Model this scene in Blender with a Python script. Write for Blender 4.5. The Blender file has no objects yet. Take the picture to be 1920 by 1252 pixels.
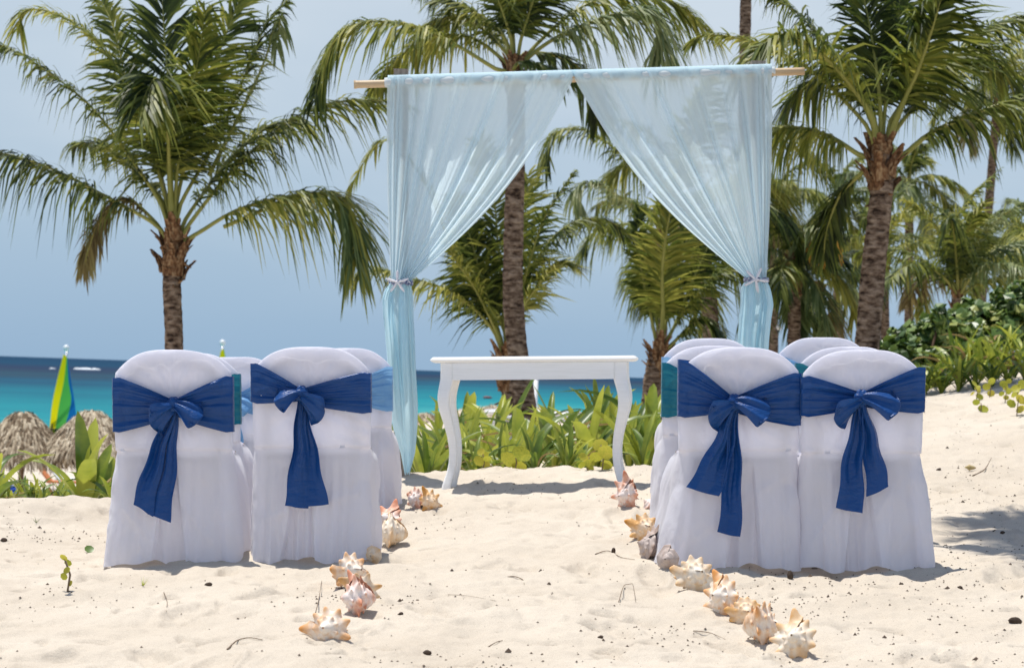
import bpy, math, random
import numpy as np
from mathutils import Matrix, Vector
PI = math.pi
RNG = random.Random(7)
SC = bpy.context.scene

# ------------------------------------------------------------------ camera, sky, sun, exposure
FPX = 4000.0                      # focal length in pixels of the 1920 px wide photograph
EYE = 0.85
ROLL = math.radians(1.95)
PITCH = math.atan(73.0 / FPX)
CAMP = np.array([0.0, 0.0, EYE])
_f = np.array([0, math.cos(PITCH), math.sin(PITCH)])
_r0 = np.array([1.0, 0, 0]); _u0 = np.array([0, -math.sin(PITCH), math.cos(PITCH)])
_r = _r0 * math.cos(ROLL) + _u0 * math.sin(ROLL)
_u = -_r0 * math.sin(ROLL) + _u0 * math.cos(ROLL)
cam = bpy.data.cameras.new('camera'); camo = bpy.data.objects.new('camera', cam)
SC.collection.objects.link(camo); SC.camera = camo
camo.matrix_world = Matrix(((_r[0], _u[0], -_f[0], 0), (_r[1], _u[1], -_f[1], 0), (_r[2], _u[2], -_f[2], EYE), (0, 0, 0, 1)))
cam.sensor_width = 36; cam.lens = 36 * FPX / 1920; cam.clip_start = 0.1; cam.clip_end = 30000
cam.dof.use_dof = True; cam.dof.focus_distance = 8.9; cam.dof.aperture_fstop = 6.3; cam.dof.aperture_blades = 7

SUN_EL = math.radians(75); SUN_AZ = math.radians(-50)      # azimuth from straight ahead, to the left
sdir = Vector((math.sin(SUN_AZ) * math.cos(SUN_EL), math.cos(SUN_AZ) * math.cos(SUN_EL), math.sin(SUN_EL)))
sun = bpy.data.lights.new('sun', 'SUN'); suno = bpy.data.objects.new('sun', sun); SC.collection.objects.link(suno)
sun.energy = 3.9; sun.angle = math.radians(0.5); sun.color = (1.0, 0.96, 0.89)
suno.rotation_euler = sdir.to_track_quat('Z', 'Y').to_euler()

world = bpy.data.worlds.new('World'); SC.world = world; world.use_nodes = True
nt = world.node_tree; nt.nodes.clear()
def wn(t): return nt.nodes.new(t)
out = wn('ShaderNodeOutputWorld'); bg = wn('ShaderNodeBackground'); bg.inputs[1].default_value = 1.0
sky = wn('ShaderNodeTexSky'); sky.sky_type = 'NISHITA'; sky.sun_disc = False
sky.sun_elevation = SUN_EL; sky.sun_rotation = SUN_AZ; sky.air_density = 1.0; sky.dust_density = 0.6
skm = wn('ShaderNodeVectorMath'); skm.operation = 'SCALE'; skm.inputs['Scale'].default_value = 0.10
nt.links.new(sky.outputs[0], skm.inputs[0])
tc = wn('ShaderNodeTexCoord'); sp = wn('ShaderNodeSeparateXYZ'); nt.links.new(tc.outputs['Generated'], sp.inputs[0])
ramp = wn('ShaderNodeValToRGB'); nt.links.new(sp.outputs[2], ramp.inputs[0])
el = ramp.color_ramp.elements
el[0].position = 0.0; el[0].color = (0.235, 0.345, 0.475, 1)
el[1].position = 0.20; el[1].color = (0.44, 0.51, 0.585, 1)
e = el.new(0.07); e.color = (0.32, 0.42, 0.52, 1)
e = el.new(0.6); e.color = (0.36, 0.50, 0.78, 1)
nz = wn('ShaderNodeTexNoise'); nz.inputs['Scale'].default_value = 5.0; nz.inputs['Detail'].default_value = 4
mp = wn('ShaderNodeMapping'); mp.inputs['Scale'].default_value = (1, 1, 2.6)
nt.links.new(tc.outputs['Generated'], mp.inputs[0]); nt.links.new(mp.outputs[0], nz.inputs['Vector'])
nr = wn('ShaderNodeMapRange'); nr.inputs[1].default_value = 0.42; nr.inputs[2].default_value = 0.75; nr.inputs[4].default_value = 0.55
nt.links.new(nz.outputs[0], nr.inputs[0])
er = wn('ShaderNodeMapRange'); er.inputs[1].default_value = 0.02; er.inputs[2].default_value = 0.13; nt.links.new(sp.outputs[2], er.inputs[0])
mm = wn('ShaderNodeMath'); mm.operation = 'MULTIPLY'; nt.links.new(nr.outputs[0], mm.inputs[0]); nt.links.new(er.outputs[0], mm.inputs[1])
cm = wn('ShaderNodeMixRGB'); cm.inputs[2].default_value = (0.56, 0.61, 0.66, 1)
nt.links.new(mm.outputs[0], cm.inputs[0]); nt.links.new(ramp.outputs[0], cm.inputs[1])
br = wn('ShaderNodeMapRange'); br.interpolation_type = 'SMOOTHSTEP'; br.inputs[1].default_value = 0.25; br.inputs[2].default_value = 0.7
nt.links.new(sp.outputs[2], br.inputs[0])
fm = wn('ShaderNodeMixRGB'); nt.links.new(br.outputs[0], fm.inputs[0]); nt.links.new(cm.outputs[0], fm.inputs[1]); nt.links.new(skm.outputs[0], fm.inputs[2])
nt.links.new(fm.outputs[0], bg.inputs[0]); nt.links.new(bg.outputs[0], out.inputs[0])
SC.view_settings.view_transform = 'Standard'; SC.view_settings.look = 'None'
SC.view_settings.exposure = 0.42; SC.view_settings.gamma = 1.0; SC.view_settings.use_curve_mapping = False
SC.render.engine = 'CYCLES'
SC.cycles.max_bounces = 8; SC.cycles.transparent_max_bounces = 12

# ------------------------------------------------------------------ helpers
def P(x, y, Z):
    """pixel of the photograph + depth in metres -> world point"""
    return CAMP + _f * Z + _r * ((x - 960) / FPX * Z) + _u * (-(y - 626) / FPX * Z)
def yh(x): return 666.3 + 0.0342 * x
def sst(a, b, x):
    t = np.clip((np.asarray(x, float) - a) / (b - a), 0, 1); return t * t * (3 - 2 * t)
def lerp(a, b, t): return a + (b - a) * t
def _hash(i, j, s):
    n = (i.astype(np.int64) * 374761393 + j.astype(np.int64) * 668265263 + s * 974711) & 0x7fffffff
    n = ((n ^ (n >> 13)) * 1274126177) & 0x7fffffff
    n = (n ^ (n >> 16)) & 0xffff
    return n / 65535.0
def vn(x, y, s=0):
    x = np.asarray(x, float); y = np.asarray(y, float)
    i = np.floor(x); j = np.floor(y); fx = x - i; fy = y - j
    fx = fx * fx * fx * (fx * (fx * 6 - 15) + 10); fy = fy * fy * fy * (fy * (fy * 6 - 15) + 10)
    i = i.astype(np.int64); j = j.astype(np.int64)
    a = _hash(i, j, s); b = _hash(i + 1, j, s); c = _hash(i, j + 1, s); d = _hash(i + 1, j + 1, s)
    return (a + (b - a) * fx) + ((c + (d - c) * fx) - (a + (b - a) * fx)) * fy
def fbm(x, y, s=0, o=4):
    v = 0; a = 0.5
    x = np.asarray(x, float); y = np.asarray(y, float)
    for k in range(o):
        v = v + a * (vn(x, y, s + k * 17) - 0.5); x = x * 2.03 + 5.1; y = y * 2.03 + 3.7; a *= 0.5
    return v

COL = SC.collection
def mesh(name, V, F, smooth=True, mi=None):
    me = bpy.data.meshes.new(name)
    V = np.asarray(V, float).reshape(-1, 3)
    me.from_pydata(V.tolist(), [], [tuple(int(k) for k in f) for f in F])
    if smooth: me.polygons.foreach_set('use_smooth', [True] * len(me.polygons))
    if mi is not None: me.polygons.foreach_set('material_index', list(mi))
    me.update(); return me
def grid_mesh(name, V, nu, nv, closed_u=False, smooth=True):
    """V: array (nv, nu, 3) -> mesh"""
    V = np.asarray(V, float); idx = np.arange(nu * nv).reshape(nv, nu)
    a = idx[:-1, :-1].ravel(); b = idx[:-1, 1:].ravel(); c = idx[1:, 1:].ravel(); d = idx[1:, :-1].ravel()
    F = np.stack([a, b, c, d], 1)
    if closed_u:
        a = idx[:-1, -1]; b = idx[:-1, 0]; c = idx[1:, 0]; d = idx[1:, -1]
        F = np.vstack([F, np.stack([a, b, c, d], 1)])
    return np_mesh(name, V.reshape(-1, 3), F, smooth)
def np_mesh(name, V, F, smooth=True, mi=None):
    me = bpy.data.meshes.new(name); n = len(F); k = F.shape[1]
    me.vertices.add(len(V)); me.vertices.foreach_set('co', np.asarray(V, np.float32).ravel())
    me.loops.add(n * k); me.loops.foreach_set('vertex_index', np.asarray(F, np.int32).ravel())
    me.polygons.add(n); me.polygons.foreach_set('loop_start', np.arange(0, n * k, k, dtype=np.int32))
    me.polygons.foreach_set('use_smooth', np.full(n, smooth))
    if mi is not None: me.polygons.foreach_set('material_index', np.asarray(mi, np.int32))
    me.update(calc_edges=True); return me
def obj(name, me, mats, parent=None, **kw):
    o = bpy.data.objects.new(name, me); COL.objects.link(o)
    if me is not None and mats is not None:
        if not isinstance(mats, (list, tuple)): mats = [mats]
        if len(me.materials) == 0:
            for m in mats: me.materials.append(m)
    if parent is not None: o.parent = parent
    for k, v in kw.items(): o[k] = v
    return o
def tag(o, label, cat, group=None):
    o['label'] = label; o['category'] = cat
    if group: o['group'] = group
    return o
def frame_rot(yaw=0.0, extra=0.0, pitch=0.0):
    return Matrix.Rotation(-(ROLL + extra), 4, 'Y') @ Matrix.Rotation(pitch, 4, 'X') @ Matrix.Rotation(yaw, 4, 'Z')
def empty(name, loc, rot=None):
    o = bpy.data.objects.new(name, None); COL.objects.link(o); o.empty_display_size = 0.1
    o.location = Vector([float(a) for a in loc])
    if rot is not None: o.rotation_euler = rot.to_euler()
    return o
def box_vf(cx, cy, cz, sx, sy, sz, V, F, bev=0.0):
    b = len(V)
    for dz in (-1, 1):
        for dx, dy in ((-1, -1), (1, -1), (1, 1), (-1, 1)):
            V.append((cx + dx * sx / 2, cy + dy * sy / 2, cz + dz * sz / 2))
    F += [(b, b + 3, b + 2, b + 1), (b + 4, b + 5, b + 6, b + 7)] + [(b + i, b + (i + 1) % 4, b + 4 + (i + 1) % 4, b + 4 + i) for i in range(4)]
def spline(pts, n):
    pts = np.asarray(pts, float); m = len(pts)
    if m == 2: return pts[0] + (pts[1] - pts[0]) * np.linspace(0, 1, n)[:, None]
    ext = np.vstack([2 * pts[0] - pts[1], pts, 2 * pts[-1] - pts[-2]])
    seg = np.linalg.norm(np.diff(pts, axis=0), axis=1); cum = np.concatenate([[0], np.cumsum(seg)]); cum /= cum[-1]
    out = []
    for t in np.linspace(0, 1, n):
        k = min(int(np.searchsorted(cum, t, side='right') - 1), m - 2); u = (t - cum[k]) / max(cum[k + 1] - cum[k], 1e-9)
        p0, p1, p2, p3 = ext[k], ext[k + 1], ext[k + 2], ext[k + 3]
        out.append(0.5 * ((2 * p1) + (-p0 + p2) * u + (2 * p0 - 5 * p1 + 4 * p2 - p3) * u * u + (-p0 + 3 * p1 - 3 * p2 + p3) * u ** 3))
    return np.array(out)
def tube(path, rad, ns=8, cap=True):
    path = np.asarray(path, float); n = len(path); rad = np.broadcast_to(np.asarray(rad, float), (n,))
    T = np.gradient(path, axis=0); T /= np.linalg.norm(T, axis=1)[:, None] + 1e-12
    ref = np.array([0, 0, 1.0]) if abs(T[:, 2]).mean() < 0.8 else np.array([1.0, 0, 0])
    V = []; F = []
    for i in range(n):
        A = np.cross(T[i], ref); A /= np.linalg.norm(A) + 1e-12; B = np.cross(A, T[i])
        for k in range(ns):
            a = 2 * PI * k / ns; V.append(path[i] + rad[i] * (A * math.cos(a) + B * math.sin(a)))
    for i in range(n - 1):
        for k in range(ns): F.append((i * ns + k, i * ns + (k + 1) % ns, (i + 1) * ns + (k + 1) % ns, (i + 1) * ns + k))
    if cap: F.append(tuple(range(ns))[::-1]); F.append(tuple((n - 1) * ns + k for k in range(ns)))
    return V, F
def join(parts):
    V = []; F = []
    for v, f in parts:
        b = len(V); V += [tuple(map(float, p)) for p in v]; F += [tuple(int(i) + b for i in q) for q in f]
    return V, F

# ------------------------------------------------------------------ materials
def mat(name, base=(0.5, 0.5, 0.5), rough=0.7, spec=0.3):
    m = bpy.data.materials.new(name); m.use_nodes = True; n = m.node_tree.nodes['Principled BSDF']
    n.inputs['Base Color'].default_value = (*base, 1); n.inputs['Roughness'].default_value = rough
    n.inputs['Specular IOR Level'].default_value = spec
    return m
def N(m, t): return m.node_tree.nodes.new(t)
def L(m, a, b): m.node_tree.links.new(a, b)
def pb(m): return m.node_tree.nodes['Principled BSDF']
def coords(m, scale=(1, 1, 1)):
    t = N(m, 'ShaderNodeTexCoord'); mpn = N(m, 'ShaderNodeMapping'); mpn.inputs['Scale'].default_value = scale
    L(m, t.outputs['Object'], mpn.inputs[0]); return mpn.outputs[0]
def noise(m, vec, scale, detail=4, rough=0.55):
    n = N(m, 'ShaderNodeTexNoise'); n.inputs['Scale'].default_value = scale; n.inputs['Detail'].default_value = detail
    n.inputs['Roughness'].default_value = rough; L(m, vec, n.inputs['Vector']); return n.outputs[0]
def ramp_n(m, fac, stops):
    r = N(m, 'ShaderNodeValToRGB'); L(m, fac, r.inputs[0]); e = r.color_ramp.elements
    e[0].position = stops[0][0]; e[0].color = (*stops[0][1], 1); e[1].position = stops[-1][0]; e[1].color = (*stops[-1][1], 1)
    for p, c in stops[1:-1]: q = e.new(p); q.color = (*c, 1)
    return r.outputs[0]
def bump(m, h, strength=0.3, dist=0.01):
    b = N(m, 'ShaderNodeBump'); b.inputs['Strength'].default_value = strength; b.inputs['Distance'].default_value = dist
    L(m, h, b.inputs['Height']); L(m, b.outputs[0], pb(m).inputs['Normal']); return b
def translucent(m, colour_out=None, colour=(1, 1, 1), fac=0.3, normal=None):
    t = N(m, 'ShaderNodeBsdfTranslucent'); mx = N(m, 'ShaderNodeMixShader'); mx.inputs[0].default_value = fac
    if colour_out is not None: L(m, colour_out, t.inputs[0])
    else: t.inputs[0].default_value = (*colour, 1)
    o = m.node_tree.nodes['Material Output']; L(m, pb(m).outputs[0], mx.inputs[1]); L(m, t.outputs[0], mx.inputs[2]); L(m, mx.outputs[0], o.inputs[0])
    return mx

def m_sand():
    m = mat('sand', rough=0.95, spec=0.15); v = coords(m)
    n1 = noise(m, v, 1.3, 5); n2 = noise(m, v, 60, 5, 0.7); n3 = noise(m, v, 420, 2)
    c1 = ramp_n(m, n1, [(0.3, (0.555, 0.485, 0.395)), (0.7, (0.645, 0.575, 0.48))])
    c2 = ramp_n(m, n3, [(0.25, (0.66, 0.6, 0.55)), (0.5, (0.97, 0.97, 0.97)), (0.8, (1.06, 1.05, 1.03))])
    mx = N(m, 'ShaderNodeMixRGB'); mx.blend_type = 'MULTIPLY'; mx.inputs[0].default_value = 1; L(m, c1, mx.inputs[1]); L(m, c2, mx.inputs[2])
    L(m, mx.outputs[0], pb(m).inputs['Base Color'])
    ad = N(m, 'ShaderNodeMath'); ad.operation = 'MULTIPLY_ADD'; ad.inputs[1].default_value = 0.25; L(m, n3, ad.inputs[0]); L(m, n2, ad.inputs[2])
    bump(m, ad.outputs[0], 0.6, 0.012)
    return m
def m_cloth(name, base, tl, fac, sc=1.0, rough=0.85, spec=0.15, sheen=0.2):
    m = mat(name, base, rough, spec); v = coords(m)
    pb(m).inputs['Sheen Weight'].default_value = sheen
    w = noise(m, v, 7 * sc, 5, 0.6); w2 = noise(m, coords(m, (3, 3, 1)), 22 * sc, 3)
    ad = N(m, 'ShaderNodeMath'); ad.operation = 'MULTIPLY_ADD'; ad.inputs[1].default_value = 0.25; L(m, w2, ad.inputs[0]); L(m, w, ad.inputs[2])
    rg = N(m, 'ShaderNodeTexNoise'); rg.noise_type = 'RIDGED_MULTIFRACTAL'; rg.inputs['Scale'].default_value = 3.2 * sc; rg.inputs['Detail'].default_value = 3; rg.inputs['Distortion'].default_value = .6; L(m, coords(m, (1, 1, .7)), rg.inputs['Vector'])
    a9 = N(m, 'ShaderNodeMath'); a9.operation = 'MULTIPLY_ADD'; a9.inputs[1].default_value = -.45; L(m, rg.outputs[0], a9.inputs[0]); L(m, ad.outputs[0], a9.inputs[2]); bump(m, a9.outputs[0], 0.6, 0.02)
    translucent(m, colour=tl, fac=fac); return m
M_SAND = m_sand()
M_COVER = m_cloth('white_cover_cloth', (0.92, 0.92, 0.985), (0.93, 0.92, 0.985), 0.50)
def m_satin(name, base, fac=0.08, tl=None, rough=0.36):
    m = mat(name, base, rough, 0.38); v = coords(m, (1, 1, 1))
    pb(m).inputs['Sheen Weight'].default_value = 0.12; pb(m).inputs['Sheen Roughness'].default_value = 0.4
    w = noise(m, coords(m, (1, 1, 2.2)), 20, 5, 0.6); bump(m, w, 0.5, 0.018)
    lw = N(m, 'ShaderNodeTexWave'); lw.inputs['Scale'].default_value = 900; translucent(m, colour=tl or base, fac=fac); return m
M_NAVY = m_satin('royal_blue_satin', (0.002, 0.055, 0.225), 0.10, (0.003, 0.08, 0.33))
M_TEAL = m_satin('teal_satin', (0.002, 0.17, 0.25), 0.2)
M_LBLUE = m_satin('light_blue_satin', (0.20, 0.43, 0.72), 0.3, (0.3, 0.55, 0.8))
def m_sheer():
    m = mat('sheer_blue_voile', (0.66, 0.81, 0.87), 0.9, 0.1)
    mx = translucent(m, colour=(0.76, 0.89, 0.95), fac=0.6)
    lw = N(m, 'ShaderNodeLayerWeight'); lw.inputs[0].default_value = 0.5
    # thin threads: the more obliquely the sheet is seen, the more of them are in the way
    mr = N(m, 'ShaderNodeMapRange'); mr.inputs[1].default_value = 0.0; mr.inputs[2].default_value = 0.75; mr.inputs[3].default_value = 0.79; mr.inputs[4].default_value = 0.97
    L(m, lw.outputs['Facing'], mr.inputs[0])
    tr = N(m, 'ShaderNodeBsdfTransparent'); fin = N(m, 'ShaderNodeMixShader'); L(m, mr.outputs[0], fin.inputs[0])
    L(m, tr.outputs[0], fin.inputs[1]); L(m, mx.outputs[0], fin.inputs[2]); L(m, fin.outputs[0], m.node_tree.nodes['Material Output'].inputs[0])
    return m
M_SHEER = m_sheer()
M_ROLL = m_cloth('rolled_pale_voile', (0.58, 0.79, 0.88), (0.64, 0.86, 0.94), 0.5)
M_WRAP = m_cloth('white_pole_cloth', (0.82, 0.88, 0.90), (0.85, 0.9, 0.93), 0.3)
def m_wood_paint():
    m = mat('white_painted_wood', (0.84, 0.84, 0.82), 0.45, 0.4); v = coords(m, (1, 6, 12))
    n = noise(m, v, 8, 4); c = ramp_n(m, n, [(0.3, (0.86, 0.86, 0.84)), (0.6, (0.90, 0.90, 0.89))]); L(m, c, pb(m).inputs['Base Color']); bump(m, n, 0.06, 0.002); return m
M_PAINT = m_wood_paint()
def m_noise(name, stops, scale=8, sv=(1, 1, 1), rough=0.8, spec=0.3, bs=0.3, bd=0.01, tl=0, island=0.0):
    m = mat(name, (0.5, 0.5, 0.5), rough, spec); n = noise(m, coords(m, sv), scale, 5)
    if island:
        g = N(m, 'ShaderNodeNewGeometry'); a = N(m, 'ShaderNodeMath'); a.operation = 'MULTIPLY_ADD'; a.inputs[1].default_value = island; a.inputs[2].default_value = -island / 2
        L(m, g.outputs['Random Per Island'], a.inputs[0]); b = N(m, 'ShaderNodeMath'); L(m, a.outputs[0], b.inputs[0]); L(m, n, b.inputs[1]); n = b.outputs[0]
        oi = N(m, 'ShaderNodeObjectInfo'); a2 = N(m, 'ShaderNodeMath'); a2.operation = 'MULTIPLY_ADD'; a2.inputs[1].default_value = island * .8; L(m, oi.outputs['Random'], a2.inputs[0])
        L(m, n, a2.inputs[2]); b2 = N(m, 'ShaderNodeMath'); b2.operation = 'SUBTRACT'; b2.inputs[1].default_value = island * .4; L(m, a2.outputs[0], b2.inputs[0]); n = b2.outputs[0]
    c = ramp_n(m, n, stops); L(m, c, pb(m).inputs['Base Color'])
    if bs: bump(m, n, bs, bd)
    if tl: translucent(m, colour_out=c, fac=tl)
    return m
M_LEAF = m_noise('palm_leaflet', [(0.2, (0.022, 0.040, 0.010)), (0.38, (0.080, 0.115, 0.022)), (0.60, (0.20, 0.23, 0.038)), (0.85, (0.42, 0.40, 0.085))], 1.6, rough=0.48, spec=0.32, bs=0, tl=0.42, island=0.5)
M_LEAF_LIT = m_noise('sunlit_palm_leaflet', [(0.2, (0.07, 0.11, 0.03)), (0.5, (0.16, 0.21, 0.07)), (0.9, (0.36, 0.38, 0.17))], 1.6, rough=0.45, spec=0.35, bs=0, tl=0.4, island=0.5)  # lit copy of the leaflet colour: sunlight on some fronds is painted in
M_LEAF_OLD = m_noise('dry_palm_leaflet', [(0.2, (0.10, 0.075, 0.03)), (0.5, (0.24, 0.19, 0.07)), (0.9, (0.32, 0.30, 0.12))], 2, rough=0.6, bs=0, tl=0.3, island=0.5)
M_RACH = m_noise('palm_rib', [(0.3, (0.20, 0.21, 0.045)), (0.7, (0.36, 0.34, 0.09))], 3, rough=0.45, bs=0)
M_TRUNK = m_noise('palm_bark', [(0.34, (0.035, 0.022, 0.016)), (0.47, (0.15, 0.10, 0.07)), (0.68, (0.36, 0.27, 0.20))], 11, (1, 1, 2.4), rough=0.95, spec=0.1, bs=0.9, bd=0.04)
M_HUSK = m_noise('palm_fibre', [(0.3, (0.04, 0.02, 0.012)), (0.5, (0.18, 0.09, 0.045)), (0.72, (0.40, 0.28, 0.16))], 14, (2, 2, .8), rough=0.95, spec=0.1, bs=0.8, bd=0.03)
M_THATCH = m_noise('palm_thatch', [(0.15, (0.16, 0.115, 0.075)), (0.45, (0.50, 0.41, 0.29)), (0.85, (0.72, 0.63, 0.48))], 4, rough=0.95, spec=0.1, bs=0, island=0.7)
M_POLE = m_noise('brown_pole', [(0.3, (0.10, 0.06, 0.035)), (0.7, (0.2, 0.13, 0.08))], 9, (1, 1, .3), rough=0.9)
M_BAMBOO = m_noise('bamboo', [(0.3, (0.42, 0.28, 0.15)), (0.7, (0.66, 0.50, 0.32))], 12, (.3, 3, 3), rough=0.45, bs=0.1)
M_POST = m_noise('weathered_timber', [(0.3, (0.20, 0.16, 0.13)), (0.7, (0.36, 0.30, 0.25))], 10, (5, 5, .6), rough=0.85)
M_STRAP = m_noise('strap_leaf', [(0.15, (0.035, 0.075, 0.014)), (0.42, (0.13, 0.20, 0.03)), (0.75, (0.42, 0.45, 0.06))], 3, rough=0.38, spec=0.5, bs=0, tl=0.35, island=0.6)
M_DRYLEAF = m_noise('dry_strap_leaf', [(0.3, (0.2, 0.13, 0.05)), (0.7, (0.42, 0.32, 0.15))], 4, rough=0.8, bs=0, tl=.2)
M_YLEAF = m_noise('yellow_green_leaf', [(0.2, (0.22, 0.27, 0.03)), (0.5, (0.42, 0.42, 0.05)), (0.85, (0.6, 0.5, 0.08))], 5, rough=0.45, bs=0, tl=0.4, island=0.5)
M_GRAPE = m_noise('sea_grape_leaf', [(0.1, (0.035, 0.075, 0.014)), (0.36, (0.10, 0.175, 0.03)), (0.62, (0.24, 0.32, 0.065)), (0.9, (0.42, 0.36, 0.10))], 1.2, rough=0.4, spec=0.5, bs=0, tl=0.2, island=0.7)
M_DARK = m_noise('dark_seed', [(0.3, (0.03, 0.02, 0.015)), (0.7, (0.09, 0.06, 0.04))], 40, rough=0.9)
M_TWIG = m_noise('twig', [(0.3, (0.13, 0.09, 0.06)), (0.7, (0.26, 0.19, 0.13))], 30, rough=0.9)
M_WHITE = mat('white_plastic', (0.8, 0.8, 0.8), 0.35, 0.5)
M_BLUE = mat('blue_towel', (0.012, 0.05, 0.27), 0.9, 0.1)
M_ORANGE = mat('orange_towel', (0.55, 0.2, 0.08), 0.9, 0.1)
M_SKIN = mat('tanned_skin', (0.35, 0.17, 0.10), 0.6, 0.3)
M_BLACK = mat('black_cloth', (0.012, 0.013, 0.018), 0.9, 0.1)
M_LAMPPOLE = mat('dark_blue_pole', (0.02, 0.045, 0.07), 0.5, 0.4)
M_ALU = mat('aluminium', (0.5, 0.5, 0.52), 0.3, 0.5); pb(M_ALU).inputs['Metallic'].default_value = 0.8
M_SAILY = mat('yellow_sail', (0.9, 0.72, 0.01), 0.6, 0.2); translucent(M_SAILY, colour=(0.98, 0.80, 0.01), fac=0.7)
M_SAILG = mat('green_sail', (0.10, 0.50, 0.08), 0.6, 0.2); translucent(M_SAILG, colour=(0.15, 0.6, 0.1), fac=0.35)
M_SAILB = mat('blue_sail', (0.01, 0.14, 0.42), 0.6, 0.2); translucent(M_SAILB, colour=(0.01, 0.2, 0.5), fac=0.35)
M_RED = mat('dull_red_float', (0.22, 0.05, 0.05), 0.6, 0.3)
M_FRAME = mat('chair_metal', (0.25, 0.2, 0.17), 0.5, 0.4)

# ------------------------------------------------------------------ terrain
ZC = [(-9, 9.5), (-4, 10.5), (-2.4, 11.4), (-1.2, 12.6), (0, 13.3), (1.2, 13.6), (1.7, 15.0), (2.3, 18.5), (3.0, 21.0), (4.5, 23), (9, 24), (60, 26)]
def g_base(X, Z):
    X = np.asarray(X, float); Z = np.asarray(Z, float)
    Xc = np.clip(X, -6, 7)
    Xa = X * np.minimum(1, 14 / np.maximum(Z, 1)); Xd = np.clip(Xa, -6, 6)
    zc = np.interp(Xa, [a for a, b in ZC], [b for a, b in ZC])
    zz = np.minimum(Z, zc)
    h = -.79 + .035 * Xc + .04 * (np.maximum(zz, -10) - 8.8) + .15 * np.maximum(0, Xd - 1.5) * np.clip(zz - 10, 0, 12) / 10
    d = np.maximum(Z - zc, 0)
    a = X / np.maximum(Z, 1.0)
    left = sst(-.03, -.13, a)
    plate = -.20 * sst(0, 2.0, d) - .14 * sst(3, 55, d) - 3.4 * sst(27, 55, d)
    fall = -.25 * sst(0, 1.2, d) - .9 * sst(.5, 6, d) - 2.3 * sst(4, 26, d)
    h = h + plate * (1 - left) + fall * left
    h = np.where(d > 0, np.minimum(h, lerp(h, -.35, sst(30, 60, Z))), h)
    shore = lerp(175.0, 95.0, left)
    h = lerp(h, -4.15, sst(34, 70, Z) * left + sst(78, 105, Z) * (1 - left))
    h = h - 3.0 * sst(-6, 26, Z - shore)
    return h
CHAIRS = [  # key, x px centre, y px bottom, depth, yaw
    ('L11', 325, 1056, 8.85, 0.02), ('L12', 584, 1050, 8.85, -0.02), ('R11', 1386, 1062, 8.62, 0.03), ('R12', 1617, 1067, 8.60, 0.0),
    ('L21', 352, 1016, 10.0, 0.0), ('L22', 578, 1012, 10.0, 0.0), ('R21', 1340, 1003, 10.0, 0.0), ('R22', 1590, 1004, 10.0, 0.0),
    ('L31', 440, 982, 11.3, 0.0), ('L32', 648, 966, 11.3, 0.0), ('R31', 1329, 948, 11.3, 0.0), ('R32', 1543, 946, 11.3, 0.0)]
CTRL = [(c[1], c[2], c[3]) for c in CHAIRS] + [(845, 918, 12.3), (1170, 908, 12.3), (752, 893, 12.95), (1425, 893, 12.95), (1000, 884, 13.3), (100, 938, 11.4), (20, 946, 11.2), (960, 1252, 6.2)]
_cx = []; _res = []
for (x, y, Z) in CTRL:
    p = P(x, y, Z); _cx.append((p[0], p[1])); _res.append(p[2] - EYE - float(g_base(p[0], p[1])))
_cx = np.array(_cx); SG = 0.8
_A = np.exp(-((_cx[:, None, :] - _cx[None]) ** 2).sum(2) / (2 * SG * SG)) + np.eye(len(_cx)) * 0.05
_W = np.linalg.solve(_A, np.array(_res))
_fr = random.Random(21)
FEET = [(_fr.uniform(-1.9, 2.6), _fr.uniform(6.3, 12.5), _fr.uniform(-.7, .7)) for _ in range(46)]
def G(X, Y, relief=True):
    X = np.asarray(X, float); Y = np.asarray(Y, float)
    h = g_base(X, Y) + EYE
    for (cx, cy), w in zip(_cx, _W): h = h + w * np.exp(-((X - cx) ** 2 + (Y - cy) ** 2) / (2 * SG * SG))
    if relief:
        k = 1 - sst(25, 60, Y)
        r = fbm(X * 1.5, Y * 1.5, 3, 3) * .09 + fbm(X * 5.5, Y * 5.0, 11, 3) * .055
        pits = fbm(X * 9, Y * 8, 23, 2); r = r - .030 * sst(.08, .3, pits) + .010 * sst(.05, .3, -pits)
        r = r + fbm(X * 26, Y * 24, 31, 2) * .012
        for fx, fy, fa in FEET:
            m_ = (np.abs(X - fx) < .3) & (np.abs(Y - fy) < .3)
            if m_.any():
                dx = X[m_] - fx; dy = Y[m_] - fy; uu = dx * math.cos(fa) + dy * math.sin(fa); vv = -dx * math.sin(fa) + dy * math.cos(fa)
                q = np.sqrt((uu / .055) ** 2 + (vv / .14) ** 2) * (1 + .3 * (vn(dx * 30, dy * 30, 77) - .5)); r[m_] = r[m_] - .020 * sst(1.15, .6, q) + .010 * np.exp(-((q - 1.35) / .22) ** 2)
        h = h + k * r
    return h
def g1(x, y, relief=True): return float(G(np.array([x]), np.array([y]), relief)[0])
def hit(px, py, z0=5.0, z1=60.0):
    d = P(px, py, 1.0) - CAMP; ts = np.linspace(z0, z1, 4000); q = CAMP + d * ts[:, None]
    b = q[:, 2] < G(q[:, 0], q[:, 1]); k = int(np.argmax(b))
    return q[k] if b.any() else q[-1]
def build_ground():
    a = np.concatenate([-np.geomspace(5, .29, 26), np.linspace(-.28, .28, 520), np.geomspace(.29, 5, 26)])
    Z = np.concatenate([np.linspace(-14, 4.8, 24), np.geomspace(5.0, 26, 720), np.geomspace(26.2, 260, 130)])
    ZZ, AA = np.meshgrid(Z, a, indexing='ij'); XX = AA * np.maximum(ZZ, 5.0)
    V = np.stack([XX, ZZ, G(XX, ZZ)], 2)
    obj('sand_ground', grid_mesh('sand_ground', V, len(a), len(Z)), M_SAND, kind='structure')
build_ground()

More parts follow.
